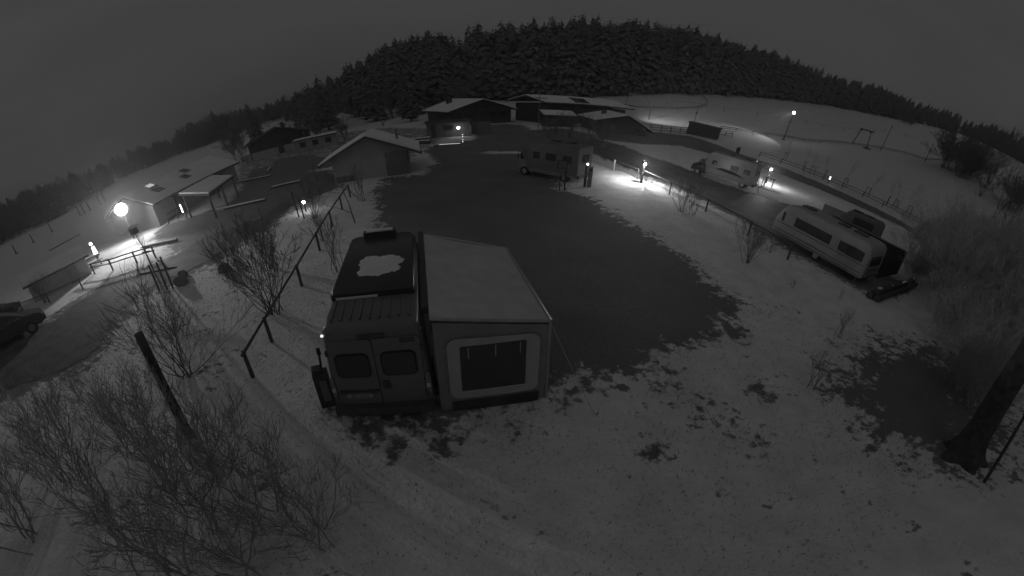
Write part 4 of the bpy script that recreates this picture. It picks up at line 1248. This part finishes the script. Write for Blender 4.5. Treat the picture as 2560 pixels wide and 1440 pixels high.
def shrub_meshes(seed, stems, height, r0, depth, lean=.45, spread=.42, up=.35, minr=.004, material=None, base=.25, wig=.2, nseg=3, lenf=(.5, .75)):
    rng = random.Random(seed)
    thick, thin = [], []
    for s_ in range(stems):
        a = rng.uniform(0, 2 * math.pi)
        out = []
        l = abs(rng.gauss(0, lean))
        grow(rng, (rng.gauss(0, base * .5), rng.gauss(0, base * .5), -.05), (l * math.cos(a), l * math.sin(a), 1), height * rng.uniform(.45, .68), r0 * rng.uniform(.7, 1.1), depth, out, up, wig, (1, 3), nseg, lenf, spread, minr)
        thick.append(out[-1]) if False else None
        for ln in out:
            (thick if ln[0][1] > r0 * .5 else thin).append(ln)
    return tubes_mesh('stem', thick, material or TWIG, 5), tubes_mesh('crown', thin, material or TWIG, 3)
def put_plant(name, label, cat, meshes, x, y, s=1.0, rz=0.0, group=None, names=('stem', 'crown'), z=None):
    t = thing(name, label, cat, (x, y, gz(x, y) if z is None else z), rz, group)
    t.scale = (s, s, s)
    for nm, me in zip(names, meshes):
        o = bpy.data.objects.new(nm, me)
        COL.objects.link(o)
        o.parent = t
    return t

SHR = [shrub_meshes(11, 16, 2.6, .022, 4, .42, .46, .35, .005, None, .25, .3, 3, (.42, .68)), shrub_meshes(12, 14, 2.8, .024, 3, .44, .45, .35, .005, None, .25, .3), shrub_meshes(13, 18, 2.4, .02, 3, .45, .45, .35, .005, None, .25, .3)]
HTWIG = mat('hedge_twig', .36, .9, .3, 3)
HEDGE = [shrub_meshes(21, 7, 3.5, .034, 3, .36, .46, .45, .008, HTWIG, .6, .34, 4, (.45, .72)), shrub_meshes(22, 6, 3.4, .038, 3, .42, .48, .45, .008, HTWIG, .6, .34, 4, (.45, .72)), shrub_meshes(23, 7, 3.8, .032, 3, .34, .44, .45, .008, HTWIG, .6, .34, 4, (.45, .72))]
THICK = [shrub_meshes(31, 22, 5.0, .04, 4, .5, .6, .25, .008, TWIGL, 1.6, .28), shrub_meshes(32, 24, 4.6, .036, 4, .55, .65, .2, .008, TWIGL, 1.8, .28), shrub_meshes(33, 20, 5.4, .042, 4, .45, .6, .25, .008, TWIGL, 1.5, .28)]
SMALL = [shrub_meshes(41, 7, 1.3, .012, 2, .4, .4, .4, .004), shrub_meshes(42, 9, 1.1, .011, 2, .45, .4, .4, .004)]

# leafless shrubs along the left fence
put_plant('bare_shrub', 'large fan-shaped bare shrub at the left fence', 'shrub', SHR[0], -7.75, 9.1, 1.12, 0.4, 'bare shrubs')
put_plant('bare_shrub', 'slender bare shrub between the left fence and the van', 'shrub', SMALL[0], -6.7, 12.3, 1.5, 0.9, 'bare shrubs')
put_plant('bare_shrub', 'bare shrub against the light behind the two tall posts', 'shrub', SHR[1], -11.2, 19.3, .72, 2.2, 'bare shrubs')
put_plant('bare_shrub', 'bare shrub outside the left fence, beyond the large fan-shaped one', 'shrub', SHR[2], -10.2, 12.6, .8, 3.2, 'bare shrubs')
put_plant('bare_shrub', 'thin bare shrub under the left fence rail', 'shrub', SMALL[1], -8.9, 15.6, 1.3, 1.0, 'bare shrubs')
put_plant('bare_shrub', 'bare shrub standing in front of the floodlight', 'shrub', SMALL[0], -22.6, 15.2, 1.25, 2.0, 'bare shrubs')
put_plant('bare_shrub', 'thin bare shrub beside the white shed', 'shrub', SHR[2], -26.6, 8.2, .7, .3, 'bare shrubs')
put_plant('bare_shrub', 'large bare shrub outside the left fence, nearest the hedge', 'shrub', SHR[1], -8.6, 5.4, .95, 1.2, 'bare shrubs')
put_plant('young_fir', 'small bare conifer with drooping twigs in front of the van', 'young tree', shrub_meshes(51, 1, 3.2, .04, 3, .05, .9, .05, .005, TWIG, .02), -8.1, 18.0, 1.0, 0, None)
put_plant('bare_shrub', 'leafless sapling beside the far end of the left fence', 'shrub', SMALL[1], -9.1, 22.3, 1.9, 0, 'bare shrubs')
# posts in front of the light
for x, y, lab in ((-12.6, 19.9, 'left'), (-12.0, 19.5, 'right')):
    o = thing('dark_stake', lab + ' one of the two dark stakes in front of the lit shrub', 'stake', (x, y, 0))
    MB().tube((0, 0, 0), (-.05, 0, 1.7 if lab == 'left' else 1.25), .05, .045).build('shaft', DWOOD, o)
gl = thing('ground_lamp', 'small bright ground lamp behind the bare shrub in the yard', 'lamp', (-12.6, 20.9, 0))
MB().box(0, 0, .3, .08, .08, .6).build('post', DSTEEL, gl)
MB().ball((0, -.02, .66), .09, n=8, m=6).build('bulb', lampmat('ground_bulb', 75), gl)

# big hedge, bottom left
HP = [(-9.6, 2.9, .42), (-8.2, 3.2, .45), (-7.5, 2.4, .55), (-6.0, 2.5, .66), (-5.2, 2.9, .55), (-4.7, 1.7, .72), (-3.7, 2.3, .6), (-11.3, 2.9, .36), (-12.4, 1.2, .42), (-6.7, .9, .7), (-4.2, .6, .72), (-10.0, 1.2, .52), (-8.3, .7, .62), (-3.1, 1.3, .62), (-13.6, 2.9, .36), (-11.0, -.6, .5), (-7.0, -.8, .7), (-2.6, 2.2, .5)]
HL = ['farthest left', 'behind the post, left', 'left of the thick post', 'right of the thick post', 'reaching toward the fence', 'in the middle of the hedge', 'with long single whips by the van', 'beside the path', 'at the left edge', 'lower middle left', 'lower middle right', 'lower left', 'lower left of centre', 'lower right', 'at the path bend', 'in the bottom left corner', 'at the bottom edge', 'smallest, nearest the van']
for i, (x, y, s_) in enumerate(HP):
    put_plant('hedge_shrub', 'bare hedge shrub at the bottom left, ' + HL[i], 'shrub', HEDGE[i % 3], x, y, s_, i * 1.3, 'bottom left hedge')

# shrubs along the right fence
put_plant('bare_shrub', 'small shrub at the foot of the bright lamp post', 'shrub', SMALL[1], 9.2, 26.3, 1.0, 0, 'bare shrubs')
put_plant('bare_shrub', 'twin-stemmed bare shrub under the right fence rail, left part', 'shrub', SHR[1], 9.9, 20.9, .62, .7, 'bare shrubs')
put_plant('bare_shrub', 'upright bare shrub under the right fence rail, right part', 'shrub', SMALL[0], 10.5, 20.6, 1.4, 2.1, 'bare shrubs')
put_plant('bare_shrub', 'bare shrub standing alone in the snow left of the nearest caravan', 'shrub', SHR[2], 10.5, 13.9, .68, 1.5, 'bare shrubs')
put_plant('bare_shrub', 'low dark shrub beside the front of the nearest caravan', 'shrub', SMALL[1], 12.9, 15.4, .6, 1.5, 'bare shrubs')
put_plant('bare_shrub', 'tiny shrub in the snow nearest the camera on the right', 'shrub', SMALL[0], 7.6, 5.4, .75, .5, 'bare shrubs')
put_plant('bare_shrub', 'tiny star-shaped shrub in the snow below the caravan', 'shrub', SMALL[1], 11.5, 11.4, .35, 0, 'bare shrubs')
put_plant('bare_shrub', 'tiny shrub in the snow before the log pile', 'shrub', SMALL[0], 13.6, 10.3, .4, 0, 'bare shrubs')
put_plant('bare_shrub', 'thin two-stemmed shrub in the snow near the right thicket', 'shrub', SMALL[0], 10.9, 7.6, .8, 2.6, 'bare shrubs')
for i, (x, y, s_) in enumerate(((4.4, 51.5, .9), (8.3, 47.0, 1.1), (7.0, 52.5, 1.15), (10.5, 49.0, 1.0), (9.6, 43.6, .9), (5.6, 56.0, .9))):
    put_plant('garden_shrub', ['leftmost', 'front left', 'middle', 'front right', 'rightmost', 'rearmost'][i] + ' of the pale shrubs in front of the timber hut', 'shrub', SHR[i % 3], x, y, s_, i, 'shrubs before the timber hut')

# thicket on the right
TP = [(27.8, 14.2, .75), (32.4, 6.2, 1.0), (24.6, 9.4, .7), (21.4, 5.2, .75), (50.1, 18.0, 1.0), (40.5, 15.5, .95), (45.5, 11.3, 1.1), (34.5, 11.5, .95), (29.0, 9.5, .95), (26.0, 3.8, 1.0), (38.0, 7.0, 1.2), (52.0, 24.5, .7), (57, 14, 1.3), (33, 15.8, .7), (20.0, 2.0, .8), (18.2, 4.2, .6), (23.0, 12.2, .42), (22.6, 8.0, .85), (25.5, 7.2, 1.0), (20.3, 7.4, .55), (29.5, 12.2, .8), (36.5, 9.2, 1.1), (28.5, 5.6, 1.1), (42.0, 18.6, .75), (24.0, 5.0, .95), (13.6, 3.4, .38), (15.6, 3.6, .5), (12.9, 2.2, .42), (17.0, 6.4, .42), (31.5, 17.6, .7), (26.0, 11.3, .7), (38.0, 12.5, 1.0), (58.0, 27.0, .95), (64.0, 22.0, 1.3)]
TL = ['behind the dark tent', 'tall, at the right edge', 'beside the log pile', 'low, nearest the trunk', 'beside the pale caravan', 'in front of the pale caravan', 'upper right', 'in the middle', 'centre front', 'lower right', 'right of centre', 'at the road edge', 'farthest away', 'left of the pale caravan', 'right at the trunk', 'small, in front of the trunk', 'smallest, by the logs', 'front row, second from the logs', 'front row, tall', 'front row, lowest', 'behind the logs', 'back row, tall', 'tall, above the trunk', 'hiding the pale caravan', 'front row, beside the trunk', 'small, on the bare patch', 'on the bare patch, rear', 'touching the trunk', 'low, between logs and bare patch', 'right behind the dark tent', 'just right of the dark tent', 'middle row', 'upper left of the thicket', 'top of the thicket']
for i, (x, y, s_) in enumerate(TP):
    put_plant('thicket_shrub', 'pale leafless shrub in the right thicket, ' + TL[i], 'shrub', THICK[i % 3], x, y, s_, i * 1.7, 'right thicket')

# big trunk at the right edge
rng = random.Random(77)
lines = []
tk = thing('old_tree', 'thick dark tree trunk rising at the bottom right edge', 'tree', (9.75, 1.25, 0))
vs, fs = [], []
NZ_, NA_ = 26, 40
for i_ in range(NZ_ + 1):
    z = 7.0 * (i_ / NZ_) ** 1.5
    r0_ = .37 + .38 * math.exp(-z / .35) - .012 * z
    for k_ in range(NA_):
        a_ = 2 * math.pi * k_ / NA_
        fl_ = math.exp(-z / .5)
        r_ = r0_ * (1 + (.05 + .22 * fl_) * math.sin(5 * a_ + .8) + .05 * math.sin(3 * a_ + z * .6) + .035 * math.sin(13 * a_ + 2.3 * math.sin(z * 1.7)) + rng.uniform(-.03, .03))
        vs.append((.03 * z * z / 3 + .08 * z + r_ * math.cos(a_), .02 * z + .05 * math.sin(z) + r_ * math.sin(a_), z - .12))
for i_ in range(NZ_):
    for k_ in range(NA_):
        a_, b_ = i_ * NA_ + k_, i_ * NA_ + (k_ + 1) % NA_
        fs.append((a_, b_, b_ + NA_, a_ + NA_))
MB().add(vs, fs).build('trunk', BARK, tk, True)
out = []
for a in range(6):
    grow(rng, (.75 + .08 * a, .1, 5.4 + a * .3), (math.cos(-.2 - a * .28), math.sin(-.2 - a * .28), .6), 2.6, .10, 4, out, .2, .25, (2, 3), 3, (.55, .8), .6, .006)
o = bpy.data.objects.new('crown', tubes_mesh('crown', out, TWIG, 3)); COL.objects.link(o); o.parent = tk
sm = thing('leaning_stem', 'thin leaning stem right of the thick trunk', 'stem', (9.2, .35, 0))
o = bpy.data.objects.new('trunk', tubes_mesh('trunk', [[(Vector((0, 0, -.05)), .05), (Vector((.5, .12, 1.6)), .045), (Vector((1.2, .25, 3.4)), .03)]], BARK, 6)); COL.objects.link(o); o.parent = sm

# hillside bush and trees above the right thicket
TREEB = [shrub_meshes(61, 3, 12, .16, 5, .2, .6, .3, .018, TWIG, .4, .2, 3, (.52, .74)), shrub_meshes(62, 2, 13, .2, 5, .15, .62, .3, .018, TWIG, .3, .2, 3, (.52, .74)), shrub_meshes(63, 5, 9, .12, 5, .4, .6, .3, .018, TWIG, .6, .2, 3, (.52, .74))]
DENSE = [shrub_meshes(35, 26, 5.0, .05, 4, .5, .6, .25, .02, TWIG, 1.8, .28), shrub_meshes(36, 24, 4.6, .05, 4, .55, .65, .2, .02, TWIG, 1.8, .28)]
for i, (x, y, s_, k) in enumerate(((110, 65.2, 1.15, 2), (112.5, 60.5, 1.1, 2), (106, 57.8, .9, 2), (109, 50.5, 1.0, 0), (115, 52, 1.0, 1), (100, 46, .9, 0), (91, 36, .9, 1), (84, 30, .85, 0), (120, 44, 1.2, 1), (104, 38, 1.0, 2), (76, 24, .8, 1))):
    put_plant('hill_tree', ['round dense bush at the foot of the wood on the right', 'dense bush right of the round one on the hill', 'small bare tree with bent stems at the slope edge', 'forked bare tree on the slope edge', 'taller bare tree behind the forked one', 'bare tree above the thicket', 'bare tree standing in the upper thicket', 'bare tree at the right of the thicket', 'tall bare tree at the top right', 'low spreading tree at the right edge', 'lower bare tree at the right edge'][i], 'tree', DENSE[i % 2] if k == 2 else TREEB[k], x, y, s_ * (1.7 if k == 2 else 1), i * 2.1, 'hillside trees', ('trunk', 'crown'))
hb = [(176.0, 143.5), (174.5, 138.0)]
for i, (x, y) in enumerate(hb):
    put_plant('hill_bush', ['dark low bush on the open slope below the wood, left one', 'dark low bush on the open slope below the wood, right one'][i], 'bush', DENSE[i % 2], x, y, .55, i, 'slope bushes', ('stem', 'crown'))

# staked saplings along the far road
SAP = [shrub_meshes(71, 1, 4.6, .04, 3, .03, .35, .6, .008, TWIG, .01), shrub_meshes(72, 1, 5.0, .045, 3, .03, .4, .6, .008, TWIG, .01)]
SP = [(52.7, 68.4, 3.6), (52.5, 61.4, 5.0), (51.6, 57.6, 3.2), (54.3, 56.7, 4.6), (55.5, 52.0, 4.4), (57.2, 47.4, 5.2), (58.4, 43.1, 3.6), (58.9, 41.6, 5.7), (59.4, 38.6, 4.8)]
for i, (x, y, hh) in enumerate(SP):
    t = put_plant('sapling', ['first', 'second', 'third', 'fourth', 'fifth', 'sixth', 'seventh', 'eighth', 'ninth'][i] + ' staked sapling from the left along the far road', 'sapling', SAP[i % 2], x, y, 1.0, i * 1.1, 'staked saplings', ('trunk', 'crown'))
    f_ = hh / 5.0
    for ch in t.children: ch.scale = (f_, f_, f_)
    for a in (-1, 1):
        MB().tube((a * .45, .1 * a, 0), (a * .42, .1 * a, 1.75), .06, .06, 6).build('stake', DWOOD, t)
    MB().box(0, 0, 1.7, .95, .06, .09).build('crossbar', DWOOD, t)

# ------------------------------------------------------------------ woods
def spruce_arrays(seed, H=20.0, rb=3.2, whorls=15, per=9, pw=.62):
    rng = random.Random(seed)
    V, Fc = [], []
    whorls += 5
    for w in range(whorls):
        t = w / (whorls - 1)
        z = H * (.12 + .86 * t)
        r = rb * (1 - t) ** pw * (.8 + .2 * min(1, t * 4)) + .22
        for k in range(per if t < .8 else 6):
            a = 2 * math.pi * (k + rng.random()) / per
            rr = r * rng.uniform(.72, 1.15)
            dr = rr * rng.uniform(.28, .5)
            wd = .22 * rr + .2
            ca, sa = math.cos(a), math.sin(a)
            zz = z + rng.uniform(-.85, .85)
            o = len(V)
            V += [(0, 0, zz + .35), (ca * rr * .55 - sa * wd, sa * rr * .55 + ca * wd, zz - dr * .45 + rng.uniform(-.15, .15)), (ca * rr, sa * rr, zz - dr),
                  (ca * rr * .55 + sa * wd, sa * rr * .55 - ca * wd, zz - dr * .45 + rng.uniform(-.15, .15)), (ca * rr * .62, sa * rr * .62, zz - dr * .2 + .16),
                  (ca * rr * .8 - sa * wd * .6, sa * rr * .8 + ca * wd * .6, zz - dr * 1.25), (ca * rr * .8 + sa * wd * .6, sa * rr * .8 - ca * wd * .6, zz - dr * 1.25)]
            Fc += [(o, o + 1, o + 4), (o + 1, o + 2, o + 4), (o + 4, o + 2, o + 3), (o, o + 4, o + 3), (o + 1, o + 5, o + 2), (o + 3, o + 2, o + 6)]
    o = len(V)
    V += [(.2, 0, H * .92), (-.1, .17, H * .92), (-.1, -.17, H * .92), (0, 0, H)]
    Fc += [(o, o + 1, o + 3), (o + 1, o + 2, o + 3), (o + 2, o, o + 3)]
    return np.array(V, np.float32), np.array(Fc, np.int32)
SPR = [spruce_arrays(101, 20, 3.9, 14, 9, .5), spruce_arrays(102, 21, 3.6, 15, 9, .56), spruce_arrays(103, 18, 4.4, 12, 9, .42), spruce_arrays(104, 22, 3.9, 15, 9, .48), spruce_arrays(105, 19, 3.8, 12, 9, .32), spruce_arrays(106, 20, 4.2, 13, 8, .38)]
def arr_mesh(name, V, Fc, material):
    me = bpy.data.meshes.new(name)
    me.vertices.add(len(V)); me.vertices.foreach_set('co', np.ascontiguousarray(V, np.float32).ravel())
    me.loops.add(Fc.size); me.loops.foreach_set('vertex_index', np.ascontiguousarray(Fc, np.int32).ravel())
    me.polygons.add(len(Fc)); me.polygons.foreach_set('loop_start', (np.arange(len(Fc)) * Fc.shape[1]).astype(np.int32))
    me.update(calc_edges=True)
    me.materials.append(material)
    return me
CROWN = [arr_mesh('crown', V, F_, NEEDLE) for V, F_ in SPR]
TRUNKM = MB().tube((0, 0, -.5), (0, 0, 17), .3, .05, 6).mesh('trunk'); TRUNKM.materials.append(BARK)
EDGE = [(-88, 150), (-66, 138), (-48.3, 134), (-30.7, 132), (-17.5, 134), (2.8, 131.9), (13.8, 133.3), (31.5, 134.9), (42.5, 136.8), (55.1, 141.3), (70.9, 149.6), (88.8, 160.4), (107.2, 167.8), (127.8, 171.4), (148.8, 171.7), (162.5, 164.3), (181.2, 151.5), (205, 141.0), (218, 130.0), (224, 110), (222, 90), (214, 66), (206, 40)]
EP = np.array(EDGE, float)
es = np.concatenate([[0], np.cumsum(np.hypot(*np.diff(EP, axis=0).T))])
def edge(t):
    return np.array([np.interp(t, es, EP[:, 0]), np.interp(t, es, EP[:, 1])])
HT_AZ = [-32, -26, -22, -17, -14, -9, -4, 0, 6, 10.6, 19, 24, 29, 35, 40, 45, 51, 57, 66, 80]   # height of the wood's skyline above the eye line
HT_EL = [2.8, 3.6, 5.0, 7.3, 8.4, 9.05, 9.98, 10.85, 11.3, 11.6, 12.2, 11.9, 11.3, 11.2, 10.8, 11.4, 11.5, 12.3, 13.6, 14]
rng = random.Random(303)
def tree_h(x, y, frac):
    a = math.degrees(math.atan2(x, y)); d = math.hypot(x, y)
    ztop = 6.2 + d * math.tan(R(np.interp(a, HT_AZ, HT_EL)))
    return ztop - gz(x, y)
n_front = 0
t_ = 1.0
while t_ < es[-1]:
    x, y = edge(t_) + np.array([rng.uniform(-1, 1), rng.uniform(0, 2.5)])
    hh = min(max(tree_h(x, y, 0) * rng.uniform(.72, .93), 8), 23)
    k = rng.randrange(6)
    t = put_plant('spruce', 'dark snow-dusted spruce in the front row of the wood on the hill', 'tree', (TRUNKM, CROWN[k]), x, y, 1.0, rng.uniform(0, 6), 'front row of the wood', ('trunk', 'crown'))
    s_ = hh / 20.5
    t.scale = (s_ * rng.uniform(.95, 1.25), s_ * rng.uniform(.95, 1.25), s_)
    n_front += 1
    t_ += rng.uniform(3.0, 5.2)
VV, FF, off = [], [], 0
for row in range(13):
    t_ = rng.uniform(0, 3)
    while t_ < es[-1]:
        p0, p1 = edge(max(t_ - 2, 0)), edge(min(t_ + 2, es[-1]))
        d = p1 - p0; nrm_ = np.array([-d[1], d[0]]) / max(np.hypot(*d), 1e-6)
        x, y = edge(t_) + nrm_ * (4.5 + row * 5.2 + rng.uniform(-1.5, 1.5)) + np.array([rng.uniform(-1, 1), rng.uniform(-1, 1)])
        th = tree_h(x, y, row)
        hh = th * rng.uniform(.86, 1.04) if row > 1 else th * rng.uniform(.7, .95)
        if hh > 7:
            hh = min(hh, rng.uniform(21, 29))
            V, F_ = SPR[rng.randrange(6)]
            s_ = hh / 20.5; a = rng.uniform(0, 6.28); sx = s_ * rng.uniform(.9, 1.25)
            c, q = math.cos(a) * sx, math.sin(a) * sx
            W_ = np.stack([V[:, 0] * c - V[:, 1] * q + x, V[:, 0] * q + V[:, 1] * c + y, V[:, 2] * s_ + gz(x, y)], -1)
            VV.append(W_); FF.append(F_ + off); off += len(V)
        t_ += rng.uniform(4.6, 9.0)
o = bpy.data.objects.new('spruce_wood', arr_mesh('spruce_wood', np.vstack(VV), np.vstack(FF), NEEDLE))
COL.objects.link(o)
tag(o, 'dense dark spruce wood covering the hill behind the slope', 'wood', kind='stuff')

# far tree line on the left, reading as one mass
FARB = [shrub_meshes(81, 2, 11, .2, 4, .2, .65, .3, .05, TWIG, .3), shrub_meshes(82, 3, 10, .16, 4, .3, .65, .3, .05, TWIG, .4)]
def mesh_arrays(me):
    v = np.empty(len(me.vertices) * 3, np.float32); me.vertices.foreach_get('co', v)
    f = np.empty(len(me.loops), np.int32); me.loops.foreach_get('vertex_index', f)
    return v.reshape(-1, 3), f.reshape(-1, 4)
def join_quads(ms):
    VV, FF, o = [], [], 0
    for m_ in ms:
        v, f = mesh_arrays(m_); VV.append(v); FF.append(f + o); o += len(v)
    return np.vstack(VV), np.vstack(FF)
FQ = [join_quads(ms) for ms in FARB]
FQ = [(v / v[:, 2].max(), f) for v, f in FQ]
VV, FF, off = [], [], 0
VS, FS, offs = [], [], 0
for i in range(420):
    a = rng.uniform(-84, -24)
    d = rng.uniform(0, 1)
    dist = np.interp(a, [-84, -70, -62, -55, -48, -40, -30, -24], [175, 150, 155, 230, 250, 235, 190, 165]) + d * 55
    x, y = dist * math.sin(R(a)), dist * math.cos(R(a))
    el = np.interp(a, [-84, -71.5, -65, -59.5, -53, -47, -40, -35.6, -30, -27, -24], [4.8, 4.6, 4.0, 3.1, 3.1, 2.9, 4.1, 3.5, 3.2, 3.6, 4.6])
    hh = (6.2 + dist * math.tan(R(el)) - gz(x, y)) * rng.uniform(.62, 1.02)
    b_ = rng.uniform(0, 6.28)
    if rng.random() < .72:
        V, F_ = FQ[rng.randrange(2)]
        s_ = hh * rng.uniform(.8, 1.0)
        c, q = math.cos(b_) * s_, math.sin(b_) * s_
        VV.append(np.stack([V[:, 0] * c - V[:, 1] * q + x, V[:, 0] * q + V[:, 1] * c + y, V[:, 2] * s_ + gz(x, y)], -1)); FF.append(F_ + off); off += len(V)
    else:
        V, F_ = SPR[rng.randrange(6)]
        s_ = hh / 21; sx = s_ * 1.5
        c, q = math.cos(b_) * sx, math.sin(b_) * sx
        VS.append(np.stack([V[:, 0] * c - V[:, 1] * q + x, V[:, 0] * q + V[:, 1] * c + y, V[:, 2] * s_ + gz(x, y)], -1)); FS.append(F_ + offs); offs += len(V)
o = bpy.data.objects.new('far_bare_wood', arr_mesh('far_bare_wood', np.vstack(VV), np.vstack(FF), TWIG)); COL.objects.link(o)
tag(o, 'far line of bare trees beyond the left meadow', 'wood', kind='stuff')
o = bpy.data.objects.new('far_spruce_wood', arr_mesh('far_spruce_wood', np.vstack(VS), np.vstack(FS), NEEDLE)); COL.objects.link(o)
tag(o, 'far line of dark spruces beyond the left meadow', 'wood', kind='stuff')

# tall trees behind the farmhouse and the inn, left of the wood
MT = [(-36.8, 86, 13.5, 'b'), (-43, 92, 14, 's'), (-50, 101, 15, 's'), (-33, 98, 14, 's'), (-29.6, 101, 15, 'b'), (-38, 108, 17, 's'), (-25, 105, 15, 's'), (-57, 110, 14, 'b'), (-45, 118, 18, 's'), (-31, 116, 18, 's'), (-63, 118, 14, 's'), (-20, 112, 16, 's'), (-27, 84, 9, 'b'), (-22, 89, 9, 's'), (-12, 104, 12, 'b'), (-68, 96, 12, 'b'), (-74, 106, 12, 's'), (-47.5, 82, 11, 'b')]
ML = ['nearest bare tree right of the dark farmhouse', 'spruce left of the nearest bare tree', 'broad spruce behind the farmhouse roof', 'spruce behind the raised beds', 'bare tree between two spruces behind the raised beds', 'tall spruce in the middle of the clump left of the inn', 'spruce left of the inn roof', 'bare tree on the left of the farmhouse clump', 'tallest spruce behind the farmhouse', 'tall spruce behind the inn garden', 'leftmost spruce of the farmhouse clump', 'spruce touching the wood behind the inn', 'low bare tree beside the inn', 'low spruce beside the inn', 'bare tree above the inn roof', 'bare tree left of the farmhouse', 'dark spruce left of the farmhouse', 'bare tree over the farmhouse roof']
for i, (x, y, hh, k) in enumerate(MT):
    ms = (TRUNKM, CROWN[i % 4]) if k == 's' else TREEB[i % 2]
    t = put_plant('garden_spruce' if k == 's' else 'bare_tree', ML[i], 'tree', ms, x, y, 1.0, i * 1.9, 'trees behind the farmhouse', ('trunk', 'crown'))
    s_ = hh / (20.5 if k == 's' else max(v.co.z for v in ms[1].vertices))
    t.scale = (s_ * (1.5 if k == 's' else 1.2), s_ * (1.5 if k == 's' else 1.2), s_)
for i, (x, y, s_) in enumerate(((-53.0, 66.0, .42), (-58, 75, .5), (-41, 66, .4), (-33.5, 66.5, .35), (-26.5, 62, .3), (-66, 85, .55))):
    put_plant('yard_bush', ['bush left of the dark farmhouse', 'bush farther left behind the yard', 'bush at the farmhouse front', 'bush between farmhouse and annex', 'bush right of the annex', 'tall bush behind the barn roof'][i], 'bush', TREEB[2], x, y, s_, i, 'yard bushes', ('stem', 'crown'))
put_plant('bare_tree', 'lone bare tree standing behind the barn roof', 'tree', TREEB[0], -48, 62, .38, 0, 'trees behind the farmhouse', ('trunk', 'crown'))

# ------------------------------------------------------------------ tufts poking through the thin snow
rg = np.random.default_rng(8)
n_ = 60000
az_ = np.radians(rg.uniform(-80, 80, n_)); dd = 2.2 + 17 * rg.random(n_) ** .8
X_, Y_ = dd * np.sin(az_), dd * np.cos(az_)
bb = bareness(X_, Y_)
keep = (bb > -.95) & (bb < .9) & (rg.random(n_) < np.interp(bb, [-.95, -.5, 0, .9], [.12, .35, .8, .15]))
X_, Y_ = X_[keep], Y_[keep]
m_ = len(X_)
hh_ = rg.uniform(.03, .09, m_); aa = rg.uniform(0, 6.28, m_); ww = rg.uniform(.006, .012, m_)
lx, ly = rg.normal(0, .03, m_), rg.normal(0, .03, m_)
ca, sa = np.cos(aa) * ww, np.sin(aa) * ww
Vt = np.stack([np.stack([X_ - ca, Y_ - sa, np.zeros(m_) - .01], -1), np.stack([X_ + ca, Y_ + sa, np.zeros(m_) - .01], -1), np.stack([X_ + lx, Y_ + ly, hh_], -1)], 1).reshape(-1, 3)
Ft = np.arange(m_ * 3).reshape(-1, 3)
o = bpy.data.objects.new('grass', arr_mesh('grass', Vt, Ft, mat('dry_grass', .16, .9, .3, 2)))
COL.objects.link(o)
tag(o, 'dry grass blades poking through the thin snow', 'grass', kind='stuff')

# ------------------------------------------------------------------ night haze
hzm = bpy.data.materials.new('night_haze')
hzm.use_nodes = True
ht = hzm.node_tree
ht.nodes.clear()
ho = ht.nodes.new('ShaderNodeOutputMaterial')
hv = ht.nodes.new('ShaderNodeVolumePrincipled')
hv.inputs['Color'].default_value = (.95, .95, .95, 1)
hv.inputs['Density'].default_value = 0.0014
hv.inputs['Anisotropy'].default_value = 0.7
ht.links.new(hv.outputs[0], ho.inputs['Volume'])
hb_ = MB().box(0, 0, 44.5, 1500, 1500, 91).build('haze', hzm)
tag(hb_, 'thin even night haze over the whole place', 'haze', kind='stuff')
